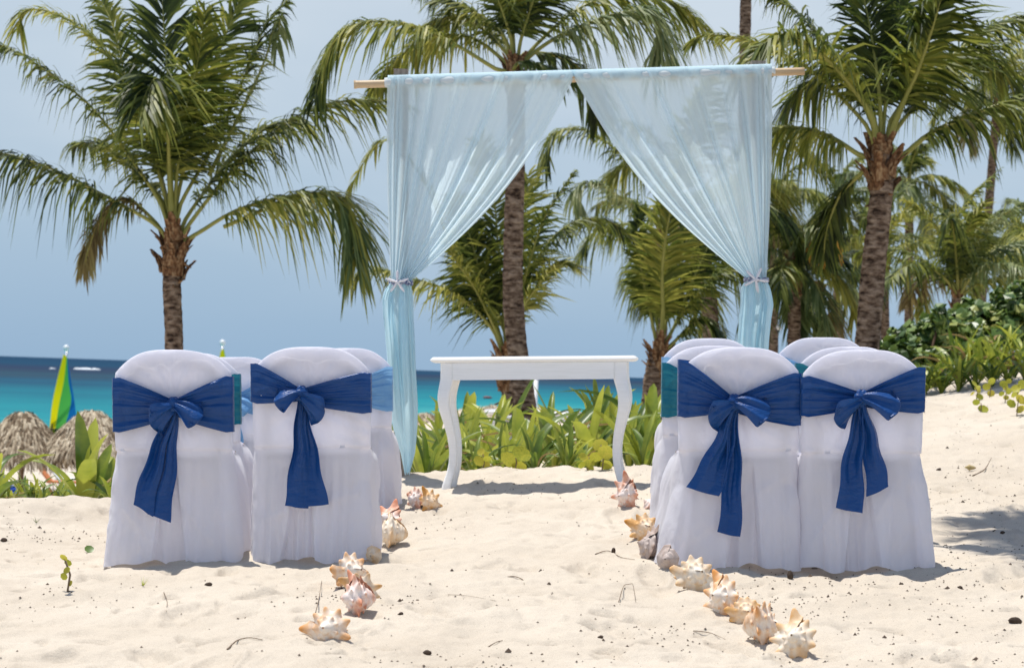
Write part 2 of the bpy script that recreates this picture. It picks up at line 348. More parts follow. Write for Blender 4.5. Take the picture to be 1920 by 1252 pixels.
# ------------------------------------------------------------------ sea
SEA = EYE - 4.4
def m_sea():
    m = mat('sea_water', rough=0.9, spec=0.0); t = N(m, 'ShaderNodeTexCoord'); s = N(m, 'ShaderNodeSeparateXYZ'); L(m, t.outputs['Object'], s.inputs[0])
    # distance offshore (shore runs obliquely, nearer on the left)
    nn = noise(m, coords(m, (.0012, .006, 1)), 3.0, 5); nadd = N(m, 'ShaderNodeMath'); nadd.operation = 'MULTIPLY_ADD'; nadd.inputs[1].default_value = 1.0; nadd.inputs[2].default_value = -.5; L(m, nn, nadd.inputs[0])
    ml = N(m, 'ShaderNodeMath'); ml.operation = 'LOGARITHM'; ml.inputs[1].default_value = 10; L(m, s.outputs[1], ml.inputs[0])
    ad = N(m, 'ShaderNodeMath'); ad.operation = 'MULTIPLY_ADD'; ad.inputs[1].default_value = .30; L(m, nadd.outputs[0], ad.inputs[0]); L(m, ml.outputs[0], ad.inputs[2])
    mr = N(m, 'ShaderNodeMapRange'); mr.inputs[1].default_value = 2.0; mr.inputs[2].default_value = 3.6; 
    dv = N(m, 'ShaderNodeMath'); dv.operation = 'DIVIDE'; L(m, s.outputs[0], dv.inputs[0]); L(m, s.outputs[1], dv.inputs[1])
    sh = N(m, 'ShaderNodeMapRange'); sh.inputs[1].default_value = -.2; sh.inputs[2].default_value = -.01; sh.inputs[4].default_value = .34; L(m, dv.outputs[0], sh.inputs[0])
    sb = N(m, 'ShaderNodeMath'); sb.operation = 'SUBTRACT'; L(m, ad.outputs[0], sb.inputs[0]); L(m, sh.outputs[0], sb.inputs[1]); L(m, sb.outputs[0], mr.inputs[0])
    c = ramp_n(m, mr.outputs[0], [(0.0, (0.0517, 0.2960, 0.2918)), (0.10, (0.0103, 0.2013, 0.2310)), (0.26, (0.0085, 0.1243, 0.1702)), (0.38, (0.0094, 0.0651, 0.1155)), (0.47, (0.0175, 0.0503, 0.0790)), (0.57, (0.0139, 0.0296, 0.0669)), (0.70, (0.003, 0.040, 0.085)), (1.0, (0.002, 0.034, 0.078))]) if True else ramp_n(m, mr.outputs[0], [(0.0, (0.10, 0.62, 0.60)), (0.14, (0.008, 0.42, 0.46)), (0.28, (0.002, 0.27, 0.36)), (0.40, (0.003, 0.16, 0.26)), (0.50, (0.02, 0.15, 0.19)), (0.60, (0.006, 0.07, 0.17)), (0.75, (0.003, 0.038, 0.13)), (1.0, (0.003, 0.03, 0.11))])
    st = noise(m, coords(m, (.05, .35, 1)), 1.0, 6, .7); sr = ramp_n(m, st, [(0.35, (.72, .78, .84)), (0.55, (1.0, 1.0, 1.0)), (0.75, (1.5, 1.3, 1.2))])
    mu = N(m, 'ShaderNodeMixRGB'); mu.blend_type = 'MULTIPLY'; mu.inputs[0].default_value = 1; L(m, c, mu.inputs[1]); L(m, sr, mu.inputs[2]); L(m, mu.outputs[0], pb(m).inputs['Base Color'])
    w = noise(m, coords(m, (.35, 1, 1)), 0.9, 6, 0.65); b = bump(m, w, 0.7, 0.5); gl = N(m, 'ShaderNodeBsdfGlossy'); gl.inputs['Roughness'].default_value = .3; L(m, b.outputs[0], gl.inputs['Normal']); mx = N(m, 'ShaderNodeMixShader'); mx.inputs[0].default_value = .05; L(m, pb(m).outputs[0], mx.inputs[1]); L(m, gl.outputs[0], mx.inputs[2]); L(m, mx.outputs[0], m.node_tree.nodes['Material Output'].inputs[0]); return m
ys = np.concatenate([[60], np.geomspace(90, 20000, 50)]); xs = np.array([-1.5, -1, -.5, 0, .5, 1, 1.5])
YY, AX = np.meshgrid(ys, xs, indexing='ij'); V = np.stack([AX * np.maximum(YY, 600), YY, np.full(YY.shape, SEA)], 2)
obj('sea', grid_mesh('sea', V, len(xs), len(ys)), m_sea(), kind='structure')
M_FOAM = m_noise('sea_foam', [(0.3, (0.7, 0.75, 0.78)), (0.7, (0.85, 0.87, 0.88))], 3, rough=0.9, bs=0)
def foam(px0, px1, py, h, seed, label):
    Z = 4.4 * FPX / (py - yh((px0 + px1) / 2)); n = 40; V = []
    r = random.Random(seed)
    for j in range(6):
        for i in range(n):
            u = i / (n - 1); x = lerp(px0, px1, u) / 1.0; p = P(x, yh(x) + 40, Z)
            hh = h * (math.sin(PI * u) ** .5) * (0.45 + 0.9 * vn(np.array(u * 9.0), np.array(seed * 3.1), 2).item())
            a = j / 5 * PI; V.append((p[0], Z - math.cos(a) * h * 2.5 * math.sin(PI * u) ** .5, SEA + 0.01 + max(0, hh * math.sin(a))))
    o = obj('breaking_wave', grid_mesh('breaking_wave', np.array(V).reshape(6, n, 3), n, 6), M_FOAM); o['kind'] = 'structure'; return o
foam(137, 188, 692.5, .75, 1, ''); foam(92, 104, 691, .35, 2, '')

# ------------------------------------------------------------------ chairs
ZSEAT = 0.455; HW = 0.243; HTOP = 0.885
def ztop(x, w, seed=0): return HTOP - 0.095 * np.abs(x / w) ** 3.2 - 0.006 * (vn(x * 9 + seed, seed * 1.3 + 0 * x, 4) - .5)
def yback(x, z):
    """camera-facing surface of the cloth above the seat"""
    s = (z - ZSEAT) / (HTOP - ZSEAT)
    return -0.002 - 0.045 * s - .012 * (1 - (x / HW) ** 2) * np.clip(s, 0, 1)
FL = {'L11': (.283, .272), 'L12': (.240, .236), 'R11': (.310, .238), 'R12': (.240, .290)}
def make_cover(seed, fl=(.275, .275)):
    rs = np.random.RandomState(seed)
    nb, nc, ns_, nf = 150, 10, 40, 40
    # perimeter: back (left->right), corner, right side, corner, front, corner, left side, corner
    seg = []
    for i in range(nb): seg.append((0, i / nb))
    for i in range(nc): seg.append((1, i / nc))
    for i in range(ns_): seg.append((2, i / ns_))
    for i in range(nc): seg.append((3, i / nc))
    for i in range(nf): seg.append((4, i / nf))
    for i in range(nc): seg.append((5, i / nc))
    for i in range(ns_): seg.append((6, i / ns_))
    for i in range(nc): seg.append((7, i / nc))
    n = len(seg)
    def loop(w, yb, yf, rc):
        pts = []; nr = []
        for k, t in seg:
            if k == 0: p = (-w + rc + (2 * w - 2 * rc) * t, yb); q = (0, -1)
            elif k == 2: p = (w, yb + rc + (yf - yb - 2 * rc) * t); q = (1, 0)
            elif k == 4: p = (w - rc - (2 * w - 2 * rc) * t, yf); q = (0, 1)
            elif k == 6: p = (-w, yf - rc - (yf - yb - 2 * rc) * t); q = (-1, 0)
            else:
                a0, cx, cy = {1: (-PI / 2, w - rc, yb + rc), 3: (0, w - rc, yf - rc), 5: (PI / 2, -w + rc, yf - rc), 7: (PI, -w + rc, yb + rc)}[k]
                a = a0 + t * PI / 2; p = (cx + rc * math.cos(a), cy + rc * math.sin(a)); q = (math.cos(a), math.sin(a))
            pts.append(p); nr.append(q)
        return np.array(pts), np.array(nr)
    rows = []; pl = [(rs.uniform(-.012, .014), rs.uniform(.02, .05), rs.uniform(-.17, .17), rs.uniform(-.04, .04)) for _ in range(4)]; ca = rs.uniform(-1.6, 1.6)
    ph = rs.uniform(0, 6.28, 6); am = rs.uniform(.5, 1.0, 6); fr = [4, 7, 10, 13, 17, 22]
    th = np.linspace(0, 2 * PI, n, endpoint=False)
    x0 = rs.uniform(-.04, .04); lean = rs.uniform(-.03, .03)
    for z in np.linspace(0, ZSEAT - .012, 34):
        q = 1 - z / ZSEAT
        w = HW - .003 + .042 * q ** 1.3 + .014 * math.sin(min(1, q * 2.6) * PI / 2)
        xl_ = lerp(HW, fl[0], q ** 1.2); xr_ = lerp(HW, fl[1], q ** 1.2); yb = -.001 - .050 * q ** 1.1; yf = .47 + .03 * q
        pts, nr = loop(w, yb, yf, .05); pts[:, 0] = (pts[:, 0] / w) * np.where(pts[:, 0] < 0, xl_, xr_) + np.sign(pts[:, 0]) * np.abs(pts[:, 0] / w) ** 3 * .012 * math.sin(min(1, q * 2.6) * PI / 2)
        fy = sst(.04, .34, pts[:, 1]); pts[:, 0] *= 1 - .085 * math.exp(-q * 11) * fy
        d = sum(am[k] * np.sin(fr[k] * th + ph[k] + 1.1 * q) for k in range(6)) * .0062 * q ** .8 * (.35 + 1.1 * vn(th * 1.3, th * 0 + seed, 6))
        d += fbm(pts[:, 0] * 9 + seed * 7, np.full(n, z * 6.0) + pts[:, 1] * 6, seed, 3) * .040 * float(sst(0, .3, q))
        # inverted pleat down the middle of the back
        isb = (np.array([k for k, t in seg]) == 0)
        wp = .014 + .055 * q; xc = x0 + lean * q
        rec = sst(wp + .005, wp - .003, np.abs(pts[:, 0] - xc)) * sst(.02, .30, q)
        d = d - np.where(isb, rec * .050 * q ** .5, 0)
        side_ = sum(a_ * sst(w_ + .012, w_ - .004, np.abs(pts[:, 0] - c_ - l_ * q)) for a_, w_, c_, l_ in pl) * sst(.05, .6, q); d = d + np.where(isb, side_, 0)
        cr = np.sin((pts[:, 0] * ca + z * 1.0) * 11 + ph[3]); d = d + np.where(isb, .006 * np.exp(-(cr / .16) ** 2) * sst(.1, .35, q) * sst(1.0, .7, q), 0)
        # kick of cloth at the two rear corners
        p3 = pts + nr * d[:, None]
        zz = np.full(n, z) - .022 * fy * math.exp(-q * 11) + (.010 * np.sin(3 * th + ph[1]) + .006 * np.sin(7 * th + ph[2])) * q ** 3
        rows.append(np.column_stack([p3, zz]))
    ptsS, nS = loop(HW - .002, -.001, .466, .05)
    ptsB, nB = loop(HW - .004, .000, .045, .018)
    fS = sst(.04, .34, ptsS[:, 1]); ptsS[:, 0] *= 1 - .12 * fS
    for t in (0.06, .2, .5, .8):
        pp = ptsS * (1 - t) + ptsB * t; rows.append(np.column_stack([pp, ZSEAT + .004 + .010 * t - .016 * fS * (1 - t) ** 2]))
    rw = np.concatenate([np.linspace(0, .8, 20), [.85, .9, .935, .96, .978, .99, .997, 1.0]])
    for s in rw:
        thick = .046 * math.sqrt(max(1e-6, 1 - s ** 9)) * (1 - .25 * s) + .0006
        w = HW * (1 + .012 * math.sin(s * PI)) * (1 - .015 * s ** 8)
        pts, nr = loop(w, 0, thick, min(.022, thick * .45))
        x = pts[:, 0]; zt = ztop(x, w * 1.0, seed); z = ZSEAT + .012 + s * (zt - ZSEAT - .012)
        yb = yback(x, z); y = yb + pts[:, 1] + (.046 - thick) * .45
        wr = fbm(x * 8 + seed * 3.3 + z * 3, z * 7 + seed, seed + 5, 4) * .034 * (1 - s ** 6) * float(sst(0, .25, s))
        wr = wr + .004 * np.sin((x * 1.0 + z * 2.2) * 46 + seed) * sst(.1, .4, vn(x * 6 + seed, z * 5, 9) - .3) * (1 - s ** 4)
        ra = np.sqrt(x ** 2 + (z - .66) ** 2); an = np.arctan2(z - .66, x)
        wr = wr + .0055 * np.sin(an * 13 + seed * 2 + 2 * np.sin(an * 2 + seed)) * sst(.04, .09, ra) * sst(.24, .12, ra) * (1 - s ** 5)
        rows.append(np.column_stack([x, y + wr * np.where(pts[:, 1] < thick / 2, 1, .4), z]))
    V = np.array(rows)
    me = grid_mesh('cover', V, n, len(rows), closed_u=True); return me
COVERS = {}
def ribbon(C, W, wid, NRM, nv=9, folds=2.0, amp=.006, seed=0, curl=0.0):
    """C centre line (n,3), W width directions, wid widths, NRM out directions"""
    n = len(C); v = np.linspace(-.5, .5, nv); rows = []
    for i in range(n):
        t = i / (n - 1)
        f = amp[i] if hasattr(amp, '__len__') else amp
        off = f * np.sin(v * folds * 2 * PI + seed + .8 * t) + curl * (v * 2) ** 2 * wid[i]
        rows.append(C[i] + W[i] * (v * wid[i])[:, None] + NRM[i] * off[:, None])
    return np.array(rows)
def sash(parent, m, spec, seed, bow=True):
    kx, kz, zTL, zBL, zTR, zBR, loops, tails = spec
    rs = np.random.RandomState(seed + 50)
    nv = 49; v = np.linspace(0, 1, nv); cols = []
    fold = sum(rs.uniform(.4, 1) * np.sin(2 * PI * k * v * rs.uniform(.85, 1.15) + rs.uniform(0, 6.28)) for k in (2, 3, 5)) + sum(rs.uniform(.2, .5) * np.sin(2 * PI * k * v + rs.uniform(0, 6.28)) for k in (8, 11, 15))
    fold2 = sum(rs.uniform(.4, 1) * np.sin(2 * PI * k * v + rs.uniform(0, 6.28)) for k in (2, 4, 6)) + sum(rs.uniform(.2, .5) * np.sin(2 * PI * k * v + rs.uniform(0, 6.28)) for k in (7, 12, 16))
    def face_col(fx, side):
        x = lerp(kx, side * (HW + .003), fx); zt, zb = (zTL, zBL) if side < 0 else (zTR, zBR)
        t = lerp(kz + .022, zt, fx ** 1.05 + .05 * math.sin(fx * PI)); b = lerp(kz - .030, zb, fx ** .62)
        z = lerp(b, t, v); t = t - .012 * float(sst(.88, 1, fx)); b = b + .008 * float(sst(.88, 1, fx)); z = lerp(b, t, v); off = .012 + .014 * (1 - fx) ** 2 + (fold if side < 0 else fold2) * (.0050 * (1 - .60 * fx))
        off = off + .0035 * np.abs(np.sin(z * 30 + fx * (5 if side < 0 else -6) + seed)) ** .5 - .004 * np.exp(-((fx - .82) / .05) ** 2) + .002 * np.sin(z * 70 + fx * 9)
        xb = np.clip(x, -HW, HW)
        return np.column_stack([np.full(nv, x), yback(xb + 0 * z, z) - off, z])
    fr_ = np.linspace(0, 1, 34)
    for fx in fr_: cols.append(face_col(fx, -1))
    L_ = list(cols); R_ = [face_col(fx, 1) for fx in fr_]
    def wrap(cl, side):
        c0 = cl[-1]; o = []
        for k, (dx, dy) in enumerate([(.003, .004), (.005, .012), (.005, .034), (.003, .046), (-.01, .052)]):
            c = c0.copy(); c[:, 0] += side * dx; c[:, 1] += dy + .004; o.append(c)
        return o
    Lw = wrap(L_, -1); Rw = wrap(R_, 1); mid = []
    for t in np.linspace(.12, .88, 8): mid.append(Lw[-1] * (1 - t) + Rw[-1] * t + np.array([0, .006, 0]))
    allc = L_ + Lw + mid + Rw[::-1] + R_[::-1]
    s = obj('sash', grid_mesh('sash', np.array(allc), nv, len(allc)), m, parent)
    if not bow: return s
    kc = np.array([kx, float(yback(kx, kz)) - .032, kz])
    # knot
    V = []; nu, nw = 20, 12
    for j in range(nw):
        a = -PI / 2 + PI * j / (nw - 1)
        for i in range(nu):
            b = 2 * PI * i / nu; r = 1 + .10 * math.sin(b * 3 + seed) + .08 * math.sin(a * 7)
            V.append(kc + np.array([.030 * r * math.cos(a) * math.cos(b), .022 * r * math.cos(a) * math.sin(b), .033 * r * math.sin(a)]))
    obj('knot', grid_mesh('knot', np.array(V).reshape(nw, nu, 3), nu, nw, closed_u=True), m, s)
    for li, (dx, dz, ln, wd, tw) in enumerate(loops):
        d = np.array([dx, 0, dz]); d /= np.linalg.norm(d); per = np.array([-d[2], 0, d[0]])
        if per[2] < 0: per = -per
        n = 40; nv3 = 15; v3 = np.linspace(-1, 1, nv3); rows = []; yax = np.array([0, -1.0, 0])
        for i in range(n):
            u = i / (n - 1); th = PI * u; lon = math.sin(th) ** .75; dep = math.cos(th)
            al = tw * (.5 + .5 * u); Wv = per * math.cos(al) + yax * math.sin(al); Nv = yax * math.cos(al) - per * math.sin(al)
            w_ = .016 + (wd / 2 - .016) * min(1, lon * 1.15) ** .9
            lo = ln * lon * (1 - .24 * v3 ** 2 * lon)
            fo = .007 * np.sin(v3 * 5.2 + seed + li * 2 + u * 2) * (1 - .35 * lon) + .004 * np.sin(v3 * 11 + seed) * (1 - lon * .5)
            puff = (.016 + .030 * dep * math.sin(th) ** .45 + .024 * lon) * 1 + fo - .020 * v3 ** 2 * lon * (1 if dep > 0 else -.3)
            C_ = kc + d * lo[:, None] + Wv * (v3 * w_)[:, None] + Nv * puff[:, None] + np.array([0, 0, -1]) * (.022 * lon * lon) + per * (tw * .03 * dep * math.sin(th))
            C_[:, 1] = np.minimum(C_[:, 1], yback(np.clip(C_[:, 0], -HW, HW), C_[:, 2]) - .016)
            rows.append(C_)
        obj('bow_loop', grid_mesh('bow_loop', np.array(rows), nv3, n), m, s)
    for ti, (bl, brr, off, sw) in enumerate(tails):
        n = 34; bl = np.array(bl); brr = np.array(brr); nv2 = 33; vv = np.linspace(0, 1, nv2); rows = []
        st_l = np.array([kx - .016, kz - .015]); st_r = np.array([kx + .016, kz - .015])
        for i in range(n):
            t = i / (n - 1); sp_ = t ** .8
            l = lerp(st_l, bl, t) + np.array([sw * math.sin(t * PI) * .02, 0]); r = lerp(st_r, brr, t) + np.array([sw * math.sin(t * PI) * .02, 0])
            mid_ = (l + r) / 2; hw2 = (r - l) / 2 * (1 + .12 * math.sin(PI * t))
            xz = mid_ + hw2 * (vv * 2 - 1)[:, None]
            amp = .004 + .013 * math.sin(PI * min(t * 1.2, 1)) + .004
            z = xz[:, 1]; q = np.clip(1 - z / ZSEAT, 0, 1)
            y0 = np.where(z > ZSEAT, yback(xz[:, 0], z), -.006 - .055 * q ** 1.2)
            y = y0 - off - .021 - amp * (2 * np.abs(((vv * 1.15 + (seed * 1.7 + ti * 2 + t * 1.2) / 6.28) % 1.0) * 2 - 1) - 1 + .25 * (1 - t) * np.sin(vv * 2 * PI * 3.3 + seed))
            zz = z + .002 * np.sin(vv * 5 + seed) * t
            rows.append(np.column_stack([xz[:, 0] + .004 * np.sin(t * 14 + seed), np.minimum(y, y0 - .014), zz]))
        obj('tail', grid_mesh('tail', np.array(rows), nv2, n), m, s)
    return s
def chair_frame():
    parts = []
    for sx in (-1, 1):
        parts.append(tube([(sx * .19, .02, .0), (sx * .19, .03, .46), (sx * .175, -.01, .80)], .012, 8))
        parts.append(tube([(sx * .19, .42, .0), (sx * .19, .41, .45)], .012, 8))
    parts.append(tube([(-.175, -.008, .80), (-.08, -.015, .835), (.08, -.015, .835), (.175, -.008, .80)], .012, 8))
    V, F = join(parts); box_vf(0, .235, .43, .42, .42, .04, V, F); return mesh('frame', V, F)
FRAME = chair_frame()
def px2l(c, x, y):   # pixel offset -> chair local (x, z)
    s = c[3] / FPX; return ((x - c[1]) * s, (c[2] - y) * s)
CD = {c[0]: c for c in CHAIRS}
def spec(key, knot, TL, BL, TR, BR, loops, tails):
    c = CD[key]; k = px2l(c, *knot)
    tl = [(px2l(c, *a), px2l(c, *b), o, s) for a, b, o, s in tails]
    return (k[0], k[1], px2l(c, 0, TL)[1], px2l(c, 0, BL)[1], px2l(c, 0, TR)[1], px2l(c, 0, BR)[1], loops, tl)
SP = {
 'L11': spec('L11', (328, 759), 703, 813, 700, 813, [(-1, -.40, .105, .130, .9), (1, -.42, .125, .115, -.8)], [((253, 944), (290, 966), .016, -.6), ((278, 962), (322, 977), .004, .2)]),
 'L12': spec('L12', (567, 738), 676, 757, 694, 777, [(-1, -.30, .105, .10, -.7), (1, -.55, .12, .12, .6)], [((536, 947), (580, 951), .014, .3), ((566, 950), (618, 943), .004, -.2)]),
 'R11': spec('R11', (1372, 754), 668, 784, 694, 801, [(-1, -.30, .115, .125, .7), (1, -.30, .145, .13, -.8)], [((1284, 912), (1345, 929), .016, .8), ((1341, 995), (1384, 1004), .004, .5)]),
 'R12': spec('R12', (1611, 746), 701, 783, 683, 776, [(-1, -.40, .13, .115, .8), (1, -.22, .15, .12, -.7)], [((1565, 950), (1615, 961), .004, -.3), ((1622, 930), (1664, 912), .016, .4)])}
LAB = {
 'L11': ('white covered chair with a blue rosette-like bow, outermost of the front left row', 'chair'),
 'L12': ('white covered chair with a small neat blue bow, beside the shells left of the aisle', 'chair'),
 'R11': ('white covered chair whose blue bow has one very long tail, right of the aisle', 'chair'),
 'R12': ('white covered chair with a blue bow at the right end, next to open sand', 'chair'),
 'L21': ('white covered chair with a teal sash, behind the chair with the rosette-like bow', 'chair'),
 'L22': ('white covered chair almost hidden behind the chair with the neat short-tailed bow', 'chair'),
 'R21': ('white covered chair with a teal sash showing behind the long-tailed blue bow chair', 'chair'),
 'R22': ('white covered chair with a thin strip of teal sash between the two right blue-sashed chairs', 'chair'),
 'L31': ('white covered chair with a light blue sash glimpsed between the two left blue-sashed chairs', 'chair'),
 'L32': ('white covered chair with a light blue sash in front of the left curtain', 'chair'),
 'R31': ('white covered chair with a light blue sash, furthest of the right aisle column', 'chair'),
 'R32': ('white covered chair with a light blue sash, furthest of the right outer column', 'chair')}
for ci, c in enumerate(CHAIRS):
    key, x, y, Z, yaw = c
    p = P(x, y, Z); p[2] = min(p[2], g1(p[0], p[1], False) + .004) if abs(p[2] - g1(p[0], p[1], False)) < .06 else p[2]
    t = empty('covered_chair', p, frame_rot(yaw)); tag(t, *LAB[key], 'chairs set out in rows beside the aisle')
    obj('cover', make_cover(ci * 3 + 2, FL.get(key, (.262, .262))), M_COVER, t)
    obj('frame', FRAME, M_FRAME, t)
    row = int(key[1])
    if row == 1: sash(t, M_NAVY, SP[key], ci)
    else:
        hi = .02 if key[0] == 'R' and row == 2 else 0
        gen = (0.0, .655, .80 + hi, .545, .80 + hi, .545, [(-1, -.5, .1, .1, .6), (1, -.4, .1, .1, -.6)], [((-.12, .25), (-.02, .23), .014, .5), ((-.02, .2), (.08, .22), .004, -.2)])
        sash(t, M_TEAL if row == 2 else M_LBLUE, gen, ci)

# ------------------------------------------------------------------ white table
def table():
    TS = 12.3 / FPX
    c = P(1006, 918 - 5, 12.45)
    t = empty('console_table', c, frame_rot(-math.radians(5.5), math.radians(0.45)))
    tag(t, 'white painted console table with curved cabriole legs standing on the sand under the arch', 'table')
    Htop = .762; W = 1.19; D = .40
    prof = [(0, .0), (.004, -.006), (.012, -.010), (.016, -.018), (.008, -.026), (.0, -.031), (-.012, -.034)]
    V = []; F = []; rr = len(prof)
    V.append
    loops = [(-.02, .0)] + prof + [(-.06, -.034)]
    for (o_, z_) in loops:
        for sx, sy in ((-1, -1), (1, -1), (1, 1), (-1, 1)): V.append((sx * (W / 2 - .016 + o_), sy * (D / 2 - .016 + o_), Htop + z_))
    for k in range(len(loops) - 1):
        for i in range(4): F.append((k * 4 + i, (k + 1) * 4 + i, (k + 1) * 4 + (i + 1) % 4, k * 4 + (i + 1) % 4))
    F.append((0, 1, 2, 3)); F.append(tuple((len(loops) - 1) * 4 + i for i in (3, 2, 1, 0)))
    obj('table_top', mesh('table_top', V, F, False), M_PAINT, t)
    # apron
    V = []; F = []; zt = Htop - .036; ab = .098
    xw = .535; yw = D / 2 - .035
    box_vf(0, -yw, zt - ab / 2, 2 * xw - .14, .022, ab, V, F); box_vf(0, yw, zt - ab / 2, 2 * xw - .14, .022, ab, V, F)
    box_vf(-xw + .02, 0, zt - ab / 2, .022, 2 * yw - .07, ab, V, F); box_vf(xw - .02, 0, zt - ab / 2, .022, 2 * yw - .07, ab, V, F)
    obj('apron', mesh('apron', V, F, False), M_PAINT, t)
    zz = np.array([0, .04, .08, .14, .22, .30, .38, .46, .52, .57, .61, .65, .69, .726])
    oc = np.array([.012, .001, -.012, -.026, -.030, -.022, -.004, .016, .020, .014, .002, -.004, -.004, -.004])   # centre line, + is outwards
    hw = np.array([.027, .025, .024, .023, .023, .025, .028, .032, .035, .037, .039, .041, .041, .041])
    n = 40; zs = np.linspace(0, .726, n); o_ = np.interp(zs, zz, oc); h_ = np.interp(zs, zz, hw)
    k5 = np.ones(3) / 3; o2 = o_.copy(); o2[1:-1] = np.convolve(o_, k5, 'valid')
    for sx in (-1, 1):
        for sy in (-1, 1):
            V = np.zeros((n, 16, 3))
            for i in range(n):
                cx = sx * (xw - .032 + o2[i]); cy = sy * (yw - .030 + o2[i] * .8); h = h_[i]
                for k in range(16):
                    a = 2 * PI * (k + .5) / 16; ca, sa = math.cos(a), math.sin(a); e_ = .35
                    V[i, k] = (cx + h * math.copysign(abs(ca) ** e_, ca), cy + h * .9 * math.copysign(abs(sa) ** e_, sa), zs[i] - (.03 if i == 0 else 0))
            obj('leg', grid_mesh('leg', V, 16, n, closed_u=True), M_PAINT, t)
table()

# ------------------------------------------------------------------ arch
ZA = 12.95; AS = ZA / FPX
def arch():
    base = P(1087, 893, ZA); t = empty('wedding_arch', base)
    tag(t, 'timber and bamboo wedding arch standing in the sand behind the white table', 'arch')
    inv = Vector(base)
    def LP(x, y, Z): return np.array(P(x, y, Z)) - base
    for (xa, ya, xb, yb) in ((752, 131, 752, 905), (1421, 116, 1414, 905)):
        a = LP(xa, ya, ZA + .05); b = LP(xb, yb, ZA + .05); V = []
        for q in (a, b):
            for dx, dy in ((-1, -1), (1, -1), (1, 1), (-1, 1)): V.append(q + np.array([dx * .043, dy * .043, 0]))
        F = [(0, 1, 2, 3), (7, 6, 5, 4)] + [(i, 4 + i, 4 + (i + 1) % 4, (i + 1) % 4) for i in range(4)]
        o = obj('post', mesh('post', V, F, False), M_POST, t)
    a = LP(664, 159, ZA - .02); b = LP(1508, 134, ZA - .02); n = 120
    path = a + (b - a) * np.linspace(0, 1, n)[:, None]; rad = np.full(n, .0235)
    for k in range(n):
        u = k / (n - 1) * 2.72; ph = (u / .33) % 1.0
        if ph < .03: rad[k] *= 1.16
    V, F = tube(path, rad, 16); obj('bamboo_pole', mesh('bamboo_pole', V, F), M_BAMBOO, t)
    def on(x): return LP(x, 158 - (x - 664) * 25 / 844 + 1, ZA - .02)
    n = 140; pth = on(721) + (on(1453) - on(721)) * np.linspace(0, 1, n)[:, None]; pth[:, 2] += .006
    rr_ = .0265 + .004 * np.array([float(vn(np.array(k * .11), np.array(2.0), 3)) for k in range(n)]) + .003 * np.sin(np.arange(n) * .9)
    V, F = tube(pth, rr_, 18); obj('wrapped_cloth', mesh('wrapped_cloth', V, F), M_WRAP, t)
arch()
